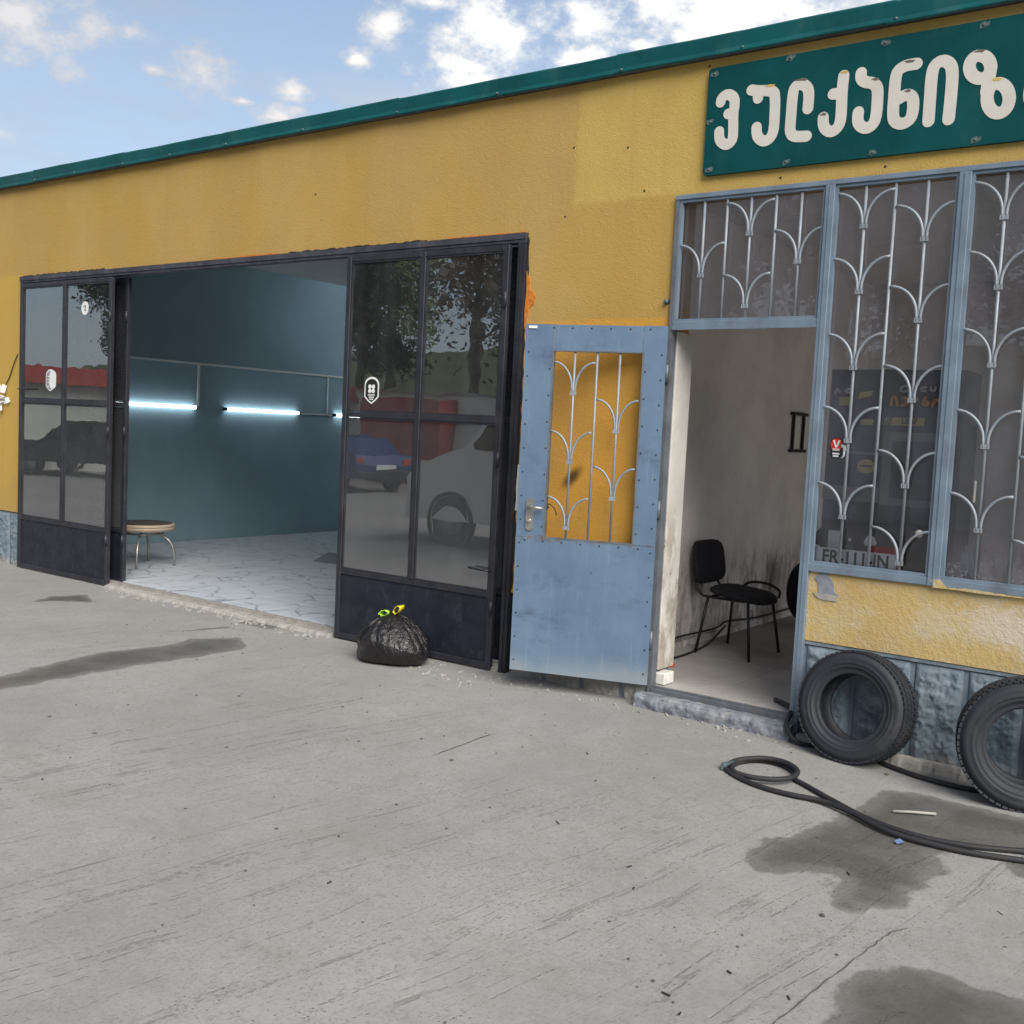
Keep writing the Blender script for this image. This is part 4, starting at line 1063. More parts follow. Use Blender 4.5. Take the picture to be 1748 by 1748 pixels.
# ------------------------------------------------------------------ things in the small room
ch = thing('office_chair', 'black padded visitor chair on tube legs just inside the doorway', 'chair', (-3.20, 1.44, .1215), R(-2))
def rounded_pad(w, d, t, bow, n=14, m_=12, exp=3.2):
    V, F = [], []
    prof = [(-1, .0), (-.9, .82), (-.55, 1), (.0, 1), (.55, 1), (.9, .82), (1, 0)]
    ring = 36
    V.append((0, 0, -t)); 
    for (h, s) in [(-1, .55), (-.85, .88), (-.4, 1), (.3, 1), (.8, .9), (1, .6)]:
        for k in range(ring):
            a = 2 * PI * k / ring; c, s_ = math.cos(a), math.sin(a)
            r = (abs(c) ** exp + abs(s_) ** exp) ** (-1 / exp)
            x, y = w * r * c * s, d * r * s_ * s
            V.append((x, y, h * t + bow(x, y)))
    V.append((0, 0, t + bow(0, 0)))
    for k in range(ring): F.append((0, 1 + (k + 1) % ring, 1 + k))
    for l in range(5):
        for k in range(ring): F.append((1 + l * ring + k, 1 + l * ring + (k + 1) % ring, 1 + (l + 1) * ring + (k + 1) % ring, 1 + (l + 1) * ring + k))
    for k in range(ring): F.append((1 + 5 * ring + k, 1 + 5 * ring + (k + 1) % ring, 1 + 6 * ring))
    return V, F
V, F = rounded_pad(.225, .235, .028, lambda x, y: -.9 * max(0, x - .08) ** 2 - .10 * x)
m = MB(); m.add([(x + .02, y, z + .452) for x, y, z in V], F, 0, True); m.build('seat', 'chair', ch)
V, F = rounded_pad(.165, .215, .022, lambda x, y: .9 * y * y, exp=4.6)
th = R(10)
m = MB(); m.add([(-.315 - x * math.sin(th) + z * math.cos(th), y * 1.08, .655 + x * math.cos(th) + z * math.sin(th)) for x, y, z in V], F, 0, True); m.build('backrest', 'chair', ch)
for sy in (-1, 1):
    m = MB(); m.tube([(-.215, sy * .262, 0), (-.165, sy * .205, .425)], .0115, 8); m.build('leg', 'chairleg', ch)
    m = MB(); m.tube([(.215, sy * .258, 0), (.155, sy * .205, .425)], .0115, 8); m.build('leg', 'chairleg', ch)
    m = MB(); m.tube(catmull([(.12, sy * .19, .420), (-.16, sy * .19, .420), (-.235, sy * .185, .43), (-.285, sy * .175, .49), (-.300, sy * .165, .55), (-.310, sy * .16, .62)], 5), .0105, 8); m.build('back_tube', 'chairleg', ch)
m = MB(); m.tube([(-.165, -.2, .418), (-.165, .2, .418)], .0105, 8); m.tube([(.155, -.2, .418), (.155, .2, .418)], .0105, 8); m.build('cross_bar', 'chairleg', ch)
m = MB(); m.tube(catmull([(-.10, .225, .44), (-.09, .25, .485), (-.02, .26, .512), (.10, .26, .508), (.19, .25, .47), (.20, .225, .42)], 5), .0105, 8); m.build('arm_tube', 'chairleg', ch)

o = thing('wall_rack', 'narrow black wire frame hanging on the pale room wall', 'rack', (-3.583, 3.30, 1.81))
for y in (-.12, .12):
    m = MB(); m.box(.004, .026, y - .011, y + .011, -.15, .15); m.build('upright', 'black', o)
for z in (-.165, .165):
    m = MB(); m.box(.004, .034, -.18, .18, z - .014, z + .014); m.build('rail', 'black', o)
m = MB(); V, F = rounded_pad(.30, .34, .20, lambda x, y: -.35 * y * y, exp=2.2)
m.add([(x * .8 - 3.18, z * .6 + 2.95 + .1 * y, y * .82 + .45) for x, y, z in V], F, 0, True)
tag(m.build('black_jacket', 'chair'), 'black jacket heaped over something low against the room wall', 'jacket')
m = MB(); m.lathe([(.0, .0), (.060, 0), (.060, .012), (.045, .014), (.012, .135), (.0, .138)], 16, (-3.365, .62, .1215)); tag(m.build('small_cone', 'orange'), 'small orange red cone on the room floor behind the door reveal', 'cone')
m = MB(); m.tube(catmull([(-3.56, .7, .20), (-3.555, 1.2, .22), (-3.56, 1.8, .205), (-3.55, 2.0, .24), (-3.56, 2.6, .20), (-3.55, 3.4, .20)], 8), .008, 6)
m.tube(catmull([(-3.45, .55, .13), (-3.42, 1.0, .13), (-3.47, 1.5, .14), (-3.54, 1.95, .215)], 8), .008, 6); tag(m.build('floor_cable', 'black'), 'black cable running low along the room wall behind the chair', 'cable')
m = MB(); m.box(-3.584, -3.572, .55, 5.1, .121, .175); m.build('skirting_board', 'rwall', bld)

# licence plate standing inside the first tall window
lp = thing('licence_plate', 'white licence plate reading FR-111-JN standing inside the window', 'plate', (-1.945, .046, 1.068), 0)
m = MB(); m.box(-.255, .255, -.004, .002, -.052, .052, .003); m.build('plate', 'white', lp)
m = MB(); m.box(-.252, -.208, -.0052, -.0042, -.049, .049); m.build('blue_band', 'plateblue', lp)
m = MB(); m.box(-.248, -.212, -.0064, -.0054, .004, .040); m.box(-.233, -.227, -.0076, -.0066, .004, .040, 0, 1); m.box(-.248, -.2335, -.0076, -.0066, .019, .025, 0, 1); m.box(-.2265, -.212, -.0076, -.0066, .019, .025, 0, 1); m.build('flag', ['white', 'red'], lp)
text_mesh('GE', .026, 'white', lp, (-.230, -.0060, -.024), name='lettering', ext=.0006)
text_mesh('FR-111-JN', .105, 'ink', lp, (.025, -.0050, .0), name='lettering', ext=.0008, sx=.86, bold=.0022)
m = MB(); m.box(-2.1625, .728, .05, .259, .979, 1.012); m.build('window_sill', 'cement', bld)
wb = thing('white_box', 'small white pill box standing behind the licence plate', 'box', (-2.085, .165, 1.0125), R(12)); m = MB(); m.box(-.036, .036, -.022, .022, 0, .20, .003); m.build('carton', 'white', wb); m = MB(); m.box(-.010, .034, -.0228, -.0222, .085, .098); m.build('stripe', 'ink', wb)
rc = thing('red_case', 'red plastic case lying behind the licence plate by the window grille', 'case', (-1.80, .185, 1.0125), R(4)); m = MB(); m.box(-.085, .085, -.035, .035, 0, .130, .012); m.build('case', 'red', rc); m = MB(); m.lathe([(.03, .1305), (.036, .15), (.02, .185), (.0, .19)], 10, (-.085, 0, 0)); m.build('cloth', 'white', rc)
def bottle(x, y, h, r, mat_, label):
    b = thing('plastic_bottle', label, 'bottle', (x, y, 1.0125))
    m = MB(); m.lathe([(.0, 0), (r, .0), (r, h * .68), (r * .8, h * .78), (r * .38, h * .86), (r * .38, h * .9)], 18); m.build('body', mat_, b)
    m = MB(); m.lathe([(r * .46, h * .9), (r * .46, h), (.0, h)], 14); m.build('cap', 'white', b)
bottle(-1.345, .15, .185, .036, 'white', 'white bottle on the sill of the paint spattered window')
bottle(-2.01, .20, .16, .022, 'greybox', 'small grey bottle behind the licence plate beside the white box')
m = MB(); m.prism([(-.035, -.03), (.02, -.045), (.042, .0), (.0, .065), (-.03, .03)], 0, .006); o = m.build('brown_card', 'brown'); o.location = (-2.145, .075, 1.165); tag(o, 'brown curled card stuck low in the tall window beside the white box', 'card')
m = MB(); m.lathe([(0, .0), (.022, .0), (.022, .004), (.0, .005)], 18, (0, 0, 0), 'y'); o = m.build('round_tag', 'paleprint'); o.location = (-1.575, .020, 1.25); tag(o, 'small pale disc stuck on the tall window above the red case', 'tag')
m = MB(); m.box(-.006, .006, 0, .004, -.058, .058, .002); o = m.build('tape_strip', 'paleprint'); o.location = (-1.31, .024, 1.50); tag(o, 'short pale tape strip on the paint spattered window', 'tape')
# display cabinet with printed signs, standing in the room behind the window
cab = thing('display_cabinet', 'dark cabinet with yellow and orange lettering standing behind the tall window', 'cabinet', (0, 1.40, 0))
m = MB(); m.box(-2.62, -1.72, .01, .42, .121, 2.24, .006); m.build('carcass', 'board', cab)
m = MB(); m.box(-2.22, -1.80, -.012, .0095, 1.32, 1.82); m.build('front_panel', 'greybox', cab)
m = MB(); m.box(-2.155, -1.865, -.018, -.0125, 1.37, 1.76); m.build('door_panel', 'board', cab)
m = MB(); m.prism([(-2.185, 1.862), (-1.963, 1.866), (-1.963, 1.918), (-2.165, 1.918)], -.004, .009); m.build('label_strip', 'ochre', cab)
text_mesh('LEAF', .05, 'ink', cab, (-2.06, -.006, 1.892), ext=.0008, bold=.001)
m = MB()
for i in range(3): m.prism([(-2.235 + i * .018, 1.862), (-2.228 + i * .018, 1.862), (-2.205 + i * .018, 1.918), (-2.212 + i * .018, 1.918)], -.002, .009)
m.build('slash', 'ochre', cab)
m = MB(); S_ = [[(-2.19, 2.0), (-2.19, 2.05), (-2.16, 2.055), (-2.15, 2.0)], [(-2.12, 2.05), (-2.09, 2.055), (-2.10, 2.03), (-2.08, 2.01), (-2.12, 2.0)], [(-2.06, 2.0), (-2.06, 2.05), (-2.03, 2.055), (-2.025, 2.04)], [(-1.97, 2.055), (-1.99, 2.02), (-1.96, 2.0), (-1.94, 2.02), (-1.97, 2.035)], [(-1.92, 2.0), (-1.91, 2.04), (-1.88, 2.04), (-1.87, 2.0)]]
m.strokes(S_, .010, -.003, .0095); m.build('lettering', 'amber', cab)
m = MB(); m.strokes([[(-2.10, 2.13), (-2.13, 2.125), (-2.14, 2.10), (-2.11, 2.09), (-2.09, 2.10)], [(-1.97, 2.125), (-2.0, 2.12), (-2.0, 2.10), (-1.97, 2.10)], [(-1.94, 2.125), (-1.94, 2.10), (-1.91, 2.10), (-1.91, 2.125)], [(-2.58, 2.07), (-2.57, 2.11), (-2.55, 2.08)], [(-2.51, 2.09), (-2.49, 2.11), (-2.47, 2.09), (-2.49, 2.075), (-2.51, 2.09)]], .007, -.003, .0095); m.build('lettering', 'paleprint', cab)
m = MB(); m.prism([(-2.42, 2.035), (-2.33, 2.06), (-2.32, 2.095), (-2.41, 2.085)], -.002, .009); m.box(-2.55, -2.48, -.002, .009, 1.99, 2.05); m.box(-2.39, -2.30, -.002, .009, 1.86, 1.90); m.build('label_patch', 'ochre', cab)
m = MB(); m.prism([(-2.33 + .062 * math.cos(a), 1.575 + .048 * math.sin(a)) for a in [2 * PI * i / 24 for i in range(24)]], -.004, .009); m.box(-2.37, -2.29, -.0055, -.0045, 1.57, 1.585, 0, 1); m.build('badge', ['ochre', 'ink'], cab)
m = MB(); m.box(-2.615, -2.225, -.006, .009, 1.655, 1.675); m.box(-2.615, -2.225, -.016, .009, 1.33, 1.43); m.build('shelf_edge', 'greybox', cab)

# ------------------------------------------------------------------ things on the forecourt
# bin bag
bag = thing('garbage_bag', 'full black bin bag tied at the top, leaning near the glazed garage leaf', 'bag', (-5.10, -.32, .002), R(8))
V, F = [], []; NA, NH = 120, 40
for j in range(NH + 1):
    t = j / NH
    base = [(0, .215), (.05, .275), (.14, .305), (.32, .312), (.48, .300), (.62, .272), (.75, .228), (.86, .165), (.93, .095), (.97, .045), (1, .030)]
    for (a0, r0), (a1, r1) in zip(base[:-1], base[1:]):
        if a0 <= t <= a1: rad = r0 + (r1 - r0) * (t - a0) / (a1 - a0); break
    z = .350 * t
    for i in range(NA):
        a = 2 * PI * i / NA
        ph = a * 8 + 2.6 * mnoise.noise(Vector((math.cos(a) * 1.6, math.sin(a) * 1.6, t * 1.2))) + 1.2 * math.sin(a * 3)
        pl = 1 - abs(math.sin(ph))
        amp = max(0, min(1, (t - .30) / .35)) * (.6 + .8 * mnoise.noise(Vector((math.cos(a) * 2, math.sin(a) * 2, 5))))
        fold = -.070 * pl ** 3.5 * amp - .020 * (1 - abs(math.sin(ph * 2.3 + 1))) ** 3 * amp
        lump = .050 * mnoise.noise(Vector((math.cos(a) * 1.3, math.sin(a) * 1.3, t * 2.0 + 4))) + .010 * mnoise.noise(Vector((math.cos(a) * 4, math.sin(a) * 4, t * 5)))
        r = rad + (fold + lump) * min(1, rad / .12)
        V.append((r * math.cos(a) * .93 + .018 * t, r * math.sin(a) * .80, max(.0, z + .018 * mnoise.noise(Vector((math.cos(a) * 2, math.sin(a) * 2, 9))) * (t * (1 - t) * 4))))
for j in range(NH):
    for i in range(NA): F.append((j * NA + i, j * NA + (i + 1) % NA, (j + 1) * NA + (i + 1) % NA, (j + 1) * NA + i))
F.append(list(range(NA))); F.append([NH * NA + i for i in range(NA)])
m = MB(); m.add(V, F, 0, True); m.build('sack', 'bag', bag)
def bow(c, r, mt, tilt):
    # a gathered loop of flat drawstring tape
    m = MB(); N_ = 26; V, F = [], []
    rb = random.Random(int(abs(c[0]) * 1000))
    for i in range(N_ + 1):
        u = 2 * PI * i / N_
        x = r[0] * (1 - math.cos(u)) * .62 * (1 if c[0] > 0 else -1); z = r[2] * math.sin(u) * 1.25 + x * tilt * .5
        for w_ in (-1, 1):
            cr = .006 * mnoise.noise(Vector((i * .6, w_ * 2, c[0] * 40)))
            V.append((x + cr, w_ * r[1] * (.35 + .5 * math.sin(u / 2) ** 2) + .004 * mnoise.noise(Vector((i, w_, 3))), z + cr * 1.6 + w_ * .004 * math.sin(3 * u)))
    for i in range(N_): F.append((2 * i, 2 * i + 1, 2 * i + 3, 2 * i + 2))
    V2 = [(x, y, z - .0025) for x, y, z in V]; n_ = len(V)
    F += [tuple(n_ + k for k in reversed(f)) for f in list(F)]
    for i in range(N_): F += [(2 * i, 2 * i + 2, n_ + 2 * i + 2, n_ + 2 * i), (2 * i + 1, n_ + 2 * i + 1, n_ + 2 * i + 3, 2 * i + 3)]
    m.add([(x + c[0], y + c[1], z + c[2]) for x, y, z in V + V2], F, 0, True); return m
bow((.022, -.02, .362), (.056, .036, .020), 'yel', 1.1).build('tie_ribbon', 'yel', bag)['label'] = 'yellow tie ribbon'
bow((-.012, -.035, .352), (.056, .034, .014), 'lime', .35).build('tie_ribbon', 'lime', bag)['label'] = 'lime green tie ribbon'

# tyres
def make_tyre(label, loc, rot, seed):
    t = thing('car_tyre', label, 'tyre', loc); t.rotation_euler = rot; t['group'] = 'used tyres leaning on the plinth'
    Ro, Ri, hw = .300, .176, .100
    side = [(Ri + .004, -.070), (Ri + .001, -.080), (Ri + .006, -.088), (Ri + .018, -.090), (Ri + .026, -.0885), (Ri + .030, -.093), (Ri + .040, -.0985), (Ri + .0415, -.1000), (Ri + .0445, -.1000), (Ri + .046, -.0995), (Ri + .058, -.1035), (Ri + .0595, -.1050), (Ri + .063, -.1050), (Ri + .0645, -.1040), (Ri + .075, -.1060), (Ri + .079, -.1045), (Ri + .083, -.1060), (Ri + .105, -.1015), (Ro - .017, -.0955), (Ro - .014, -.0935), (Ro - .006, -.088), (Ro, -.078)]
    prof = side + [(Ro + .002, -.04), (Ro + .003, 0), (Ro + .002, .04)] + [(r, -h) for r, h in reversed(side)] + [(Ri + .006, .060), (Ri + .05, .075), (Ri + .09, .075), (Ri + .108, .05), (Ri + .112, 0), (Ri + .108, -.05), (Ri + .09, -.075), (Ri + .05, -.075), (Ri + .006, -.060)]
    m = MB(); m.lathe(prof, 96, axis='y', closed=True); m.build('carcass', 'rubber', t)
    # tread blocks: five ribs of lugs
    m = MB(); N = 62; rnd = random.Random(seed)
    for rib, (y, wy) in enumerate(((-.079, .014), (-.044, .013), (0, .012), (.044, .013), (.079, .014))):
        for k in range(N):
            a = 2 * PI * (k + .5 * (rib % 2)) / N + rnd.uniform(-.004, .004)
            sl = .3 if rib < 2 else (-.3 if rib > 2 else .12)
            rad = Ro + (.004 if rib in (1, 2, 3) else -.002)
            c = Vector((rad * math.cos(a), y, rad * math.sin(a))); er = Vector((math.cos(a), 0, math.sin(a))); et = Vector((-math.sin(a), 0, math.cos(a)))
            ay = Vector((0, 1, 0)) + et * sl
            if rib in (0, 4): er = (er + Vector((0, (-.35 if rib == 0 else .35), 0))).normalized()
            m.obox(c, et * .0118, ay * wy, er * .0055)
    m.build('tread', 'rubber', t)['kind'] = 'stuff'
    # raised rim of lettering sized bars round the side wall
    m = MB()
    for a0, a1 in ((.5, .9), (1.9, 2.45), (3.8, 4.15), (5.0, 5.5)):
        n = 9
        for i in range(n):
            a = a0 + (a1 - a0) * i / n
            if rnd.random() < .2: continue
            er = Vector((math.cos(a), 0, math.sin(a))); et = Vector((-math.sin(a), 0, math.cos(a)))
            m.obox(er * (Ri + .066) + Vector((0, -.1052, 0)), et * .007, Vector((0, .0012, 0)), er * .006)
    m.build('side_mark', 'rubber', t)['kind'] = 'stuff'
    return t
make_tyre('worn tyre leaning on the plinth next to the doorway post', (-1.790, -.150, .278), (R(-11), R(20), R(-9)), 4)
make_tyre('tyre leaning on the plinth under the paint spattered window, behind the hose', (-.905, -.265, .287), (R(-16), R(75), R(-2)), 8); bpy.data.objects['car_tyre.001'].scale = (1.06,) * 3

# hoses
def ground_path(P, z=.013): return [(x, y, z - .022 * max(0, min(1, (x + 2.6) / 1.4))) for x, y in P]
loop = [(-1.876, -.775), (-1.93, -.665), (-2.03, -.60), (-2.13, -.625), (-2.19, -.72), (-2.195, -.83), (-2.14, -.935), (-2.05, -.965), (-1.95, -.935), (-1.885, -.86), (-1.872, -.775), (-1.905, -.69), (-2.0, -.625), (-2.11, -.64), (-2.20, -.745), (-2.225, -.865)]
P1 = [(-.45, -.78), (-.772, -.957), (-.982, -1.067), (-1.196, -1.104), (-1.421, -1.055), (-1.629, -.936), (-1.80, -.825)] + loop
Z1 = [.013] * 9 + [.013, .014, .016, .02, .026, .030, .034, .036, .038, .040, .040, .036, .028, .016]
pts = [(x, y, z - .022 * max(0, min(1, (x + 2.6) / 1.4))) for (x, y), z in zip(P1, Z1[:len(P1)])]
m = MB(); m.tube(catmull(pts, 8), .0135, 10)
P2 = [(-2.225, -.865), (-2.20, -.90), (-2.09, -.975), (-1.953, -1.021), (-1.80, -1.022), (-1.662, -1.000), (-1.50, -1.055), (-1.36, -1.135), (-1.23, -1.172), (-.985, -1.157), (-.751, -1.074), (-.45, -.93)]
pts2 = [(x, y, z - .022 * max(0, min(1, (x + 2.6) / 1.4))) for (x, y), z in zip(P2, [.016, .014, .014, .014, .016, .018, .022, .020, .018, .016, .014, .014])]
m.tube(catmull(pts2, 8), .0135, 10)
hz_ = thing('rubber_hose', 'doubled black rubber hose ending in a loop on the concrete before the tyres', 'hose')
m.build('hose_line', 'hose', hz_)
m = MB(); m.tube([(-2.205, -.80, .014), (-2.228, -.868, .015), (-2.21, -.905, .013)], .016, 10); m.build('brass_fitting', 'zinc', hz_)
m = MB(); m.tube(catmull([(-2.40, .22, .135), (-2.24, .06, .150), (-2.20, -.04, .135), (-2.185, -.13, .085), (-2.10, -.155, .012), (-1.95, -.08, -.006)], 8), .014, 8); tag(m.build('rubber_hose', 'hose'), 'short black hose dropping over the door threshold beside the first tyre', 'hose')
m = MB(); m.tube(catmull(ground_path([(-1.75, -.06), (-1.60, -.16), (-1.375, -.235), (-1.146, -.235), (-.9, -.12), (-.6, -.10)], .014), 8), .0135, 8); tag(m.build('rubber_hose', 'hose'), 'black hose passing behind and between the two tyres', 'hose')

# small litter
m = MB(); m.tube([(-1.362, -.855, -.010), (-1.28, -.80, -.008), (-1.193, -.744, -.010)], .0065, 6); tag(m.build('white_stick', 'offdull'), 'thin whitish stick lying in the wet patch before the tyres', 'stick')
m = MB(); m.add([(0, 0, .002), (.025, .005, .018), (.03, .03, .006), (.0, .028, .02), (-.016, .01, .012)], [(0, 1, 4), (1, 2, 3), (1, 3, 4)]); o = m.build('blue_scrap', 'scrapblue'); o.location = (-1.225, -1.25, -.018); tag(o, 'tiny crumpled blue scrap in the wet patch', 'scrap')
rnd = random.Random(21)
def ico(c, r, sq, rnd_):
    bm = bmesh.new(); bmesh.ops.create_icosphere(bm, subdivisions=1, radius=r)
    for v in bm.verts: v.co *= rnd_.uniform(.75, 1.2)
    out = ([(v.co.x + c[0], v.co.y + c[1], v.co.z * sq + c[2]) for v in bm.verts], [[v.index for v in f.verts] for f in bm.faces]); bm.free(); return out
m = MB()
for i in range(300):
    x, y = rnd.uniform(-7.5, -.3), rnd.uniform(-4.0, -.15)
    r = min(.013, .003 + rnd.expovariate(1 / .0022)); z = -.022 * max(0, min(1, (x + 2.6) / 1.4))
    V, F = ico((x, y, z + r * .15), r, .6, rnd); m.add(V, F)
tag(m.build('pebbles', 'pebble'), 'small dark grit and pebbles scattered over the concrete', None, None, 'stuff')
m = MB()
for i in range(90):
    if i < 60: x, y = rnd.uniform(-5.2, -2.2), -.12 - abs(rnd.gauss(0, .10)); 
    else: x, y = rnd.gauss(-4.6, .25), rnd.gauss(-.42, .07)
    s_ = rnd.uniform(.004, .017); a = rnd.uniform(0, PI)
    z = -.022 * max(0, min(1, (x + 2.6) / 1.4))
    m.obox((x, y, z + .003), (s_ * math.cos(a), s_ * math.sin(a), rnd.uniform(-.002, .004)), (-s_ * .5 * math.sin(a), s_ * .5 * math.cos(a), .001), (0, 0, rnd.uniform(.002, .005)))
for i in range(60):
    x, y = rnd.uniform(-9, -6), -.15 - abs(rnd.gauss(0, .05)); s_ = rnd.uniform(.008, .03); a = rnd.uniform(0, PI)
    m.obox((x, y, .004), (s_ * math.cos(a), s_ * math.sin(a), .002), (-s_ * .5 * math.sin(a), s_ * .5 * math.cos(a), .001), (0, 0, .004))
tag(m.build('concrete_crumbs', 'flake'), 'pale crumbs of broken concrete along the foot of the wall', None, None, 'stuff')
m = MB()
for i in range(16):
    x, y = rnd.uniform(-4.5, -.6), rnd.uniform(-3.4, -.2); a = rnd.uniform(0, 2 * PI); L = rnd.uniform(.006, .02)
    z = -.022 * max(0, min(1, (x + 2.6) / 1.4)) + .002
    m.obox((x, y, z), (L * math.cos(a), L * math.sin(a), 0), (-.0025 * math.sin(a), .0025 * math.cos(a), 0), (0, 0, .002))
tag(m.build('twig_litter', 'wire'), 'dark twig and leaf fragments scattered on the concrete', None, None, 'stuff')
# crack lines: thin dark strips laid on the slab
def crack(P, w, name='crack'):
    m = MB(); Q = catmull([(x, y, 0) for x, y in P], 10); rc_ = random.Random(len(P)); V, F = [], []
    for i, p in enumerate(Q):
        t = Q[min(i + 1, len(Q) - 1)] - Q[max(i - 1, 0)]; t.normalize(); s_ = Vector((-t.y, t.x, 0)); ww = w * rc_.uniform(.4, 1.3) * (.3 if i in (0, len(Q) - 1) else 1); off = s_ * rc_.uniform(-.004, .004)
        z = .0055 - .022 * max(0, min(1, (p.x + 2.6) / 1.4))
        zz = mnoise.noise((p.x * .9, p.y * .9, 0)) * .006 + mnoise.noise((p.x * 6, p.y * 6, 3)) * .0018
        V += [tuple(p + off + s_ * ww + Vector((0, 0, z + zz - .002))), tuple(p + off - s_ * ww + Vector((0, 0, z + zz - .002)))]
    for i in range(len(Q) - 1): F.append((2 * i, 2 * i + 1, 2 * i + 3, 2 * i + 2))
    m.add(V, F); m.build(name, 'crack', ground)
crack([(-1.12, -3.2), (-1.091, -3.004), (-1.055, -2.64), (-1.014, -2.265), (-.99, -2.12), (-.956, -2.049)], .0026)
crack([(-3.435, -1.79), (-3.457, -1.256)], .003)
crack([(-.86, -2.95), (-.84, -2.75), (-.80, -2.62)], .0035)

# ------------------------------------------------------------------ the far side of the yard, seen in the glass
def car(name, label, loc, rz, paint, L=4.3, W=1.7, H=1.42, van=False):
    t = thing(name, label, 'van' if van else 'car', loc, rz)
    if van: prof = [(-L/2, .35), (-L/2 + .03, .95), (-L/2 + .22, 1.18), (-L/2 + 1.0, 1.42), (-L/2 + 1.75, 2.28), (-L/2 + 2.3, 2.62), (L/2 - .1, 2.66), (L/2, 2.5), (L/2, .35)]
    else: prof = [(-L/2, .35), (-L/2, .70), (-L/2 + .15, .82), (-L/2 + 1.1, .92), (-L/2 + 1.75, H - .03), (-L/2 + 2.5, H), (-L/2 + 3.2, H - .08), (-L/2 + 3.75, .98), (L/2 - .05, .92), (L/2, .7), (L/2, .35)]
    wr = .36 if van else .31
    m = MB(); n = len(prof); V = []; F = []
    for y, ins in ((-W/2, .0), (-W/2 + .001, 0), (W/2 - .001, 0), (W/2, 0)):
        for x, z in prof:
            k = max(0, (z - 1.0)) * (.10 if van else .28); V.append((x, y * (1 - k / (W / 2)), z))
    for s_ in range(3): F += [(s_ * n + i, s_ * n + (i + 1) % n, (s_ + 1) * n + (i + 1) % n, (s_ + 1) * n + i) for i in range(n)]
    F += [list(range(n)), [3 * n + i for i in reversed(range(n))]]
    m.add(V, F); m.build('body', paint, t)
    def side(z): return (W / 2) - max(0, (z - 1.0)) * (.10 if van else .28)
    for sy in (-1, 1):
        if van: wins = [[(-L/2 + 1.15, 1.48), (-L/2 + 1.75, 2.15), (-L/2 + 2.25, 2.18), (-L/2 + 2.25, 1.40), (-L/2 + 1.2, 1.40)]]
        else: wins = [[(-L/2 + 1.45, .98), (-L/2 + 1.85, H - .10), (-L/2 + 2.4, H - .08), (-L/2 + 2.4, .98)], [(-L/2 + 2.46, .98), (-L/2 + 2.46, H - .08), (-L/2 + 3.05, H - .15), (-L/2 + 3.4, .98)]]
        for wv in wins:
            m = MB(); V = [(x, sy * (side(z) + .006), z) for x, z in wv] + [(x, sy * (side(z) - .02), z) for x, z in wv]; k = len(wv)
            m.add(V, [list(range(k)), list(range(2 * k - 1, k - 1, -1))] + [(i, (i + 1) % k, (i + 1) % k + k, i + k) for i in range(k)]); m.build('side_window', 'carglass', t)
        for x in (-L/2 + .82, L/2 - .85):
            w_ = empty('wheel', (x, sy * (W/2 - .10), wr), 0, t)
            m = MB(); m.lathe([(wr * .6, -.09), (wr * .95, -.10), (wr, -.06), (wr, .06), (wr * .95, .10), (wr * .6, .09)], 24, axis='y', closed=True); m.build('tyre', 'rubber', w_)
            m = MB(); m.lathe([(.0, -.07), (wr * .6, -.085), (wr * .6, .085), (.0, .07)], 20, axis='y'); m.build('rim', 'hub', w_)
            a = MB(); a.lathe([(wr + .005, W*0 + sy * .105), (wr + .06, sy * .108), (wr + .06, sy * .09), (wr + .005, sy * .09)], 24, (x, sy * (W/2 - .10), wr), 'y', closed=True); a.build('wheel_arch', 'black', t)
        m = MB(); m.box(-L/2 - .012, -L/2 + .06, sy * W * .36 - .14, sy * W * .36 + .14, .62, .80, .01); m.build('headlight', 'white', t)
        m = MB(); m.box(L/2 - .05, L/2 + .012, sy * W * .40 - .12, sy * W * .40 + .12, .72, .86, .01); m.build('tail_light', 'carlight', t)
    if van: ws = [(-L/2 + 1.06, 1.50), (-L/2 + 1.70, 2.22)]
    else: ws = [(-L/2 + 1.18, .98), (-L/2 + 1.70, H - .07)]
    (xa, za), (xb, zb) = ws; nrm = Vector((-(zb - za), 0, xb - xa)).normalized() * .008
    m = MB(); ya, yb = side(za) - .08, side(zb) - .10
    m.add([Vector(p) + nrm * s_ for s_ in (1, -2) for p in ((xa, -ya, za), (xa, ya, za), (xb, yb, zb), (xb, -yb, zb))], [(0, 1, 2, 3), (7, 6, 5, 4), (0, 4, 5, 1), (1, 5, 6, 2), (2, 6, 7, 3), (3, 7, 4, 0)]); m.build('windscreen', 'carglass', t)
    m = MB(); m.box(-L/2 - .03, -L/2 + .05, -W/2 + .05, W/2 - .05, .36, .56, .02); m.box(L/2 - .05, L/2 + .03, -W/2 + .05, W/2 - .05, .36, .56, .02); m.build('bumper', 'black', t)
    m = MB(); m.box(L/2 + .0305, L/2 + .038, -.26, .26, .60, .71); m.build('number_plate', 'white', t)
    return t
car('parked_van', 'white high roofed van parked beside the photographer, reflected in the near garage leaf', (-7.75, -6.95, 0), 0, 'vanpaint', 5.0, 1.95, 2.6, True)
car('parked_car', 'dark car parked across the yard, reflected in the far garage leaf', (-24.5, -9.6, 0), R(-25), 'carblack')
car('parked_car', 'blue car parked before the pale wall, reflected in the near garage leaf', (-19.5, -14.2, 0), R(15), 'carblue')
yw = thing('boundary_wall', 'pale rendered wall across the yard, reflected in the glass', 'wall', (0, 0, 0))
m = MB(); m.box(-26, 14, -19.0, -18.7, 0, 2.65); m.build('wall', 'palewall', yw)
m = MB(); m.box(-26, 14, -19.06, -18.64, 2.652, 2.74); m.build('coping', 'cement', yw)
m = MB(); m.box(-22.2, -19.2, -18.69, -17.9, 0, 2.5); tag(m.build('red_kiosk', 'redband'), 'red painted kiosk against the pale boundary wall', 'kiosk')
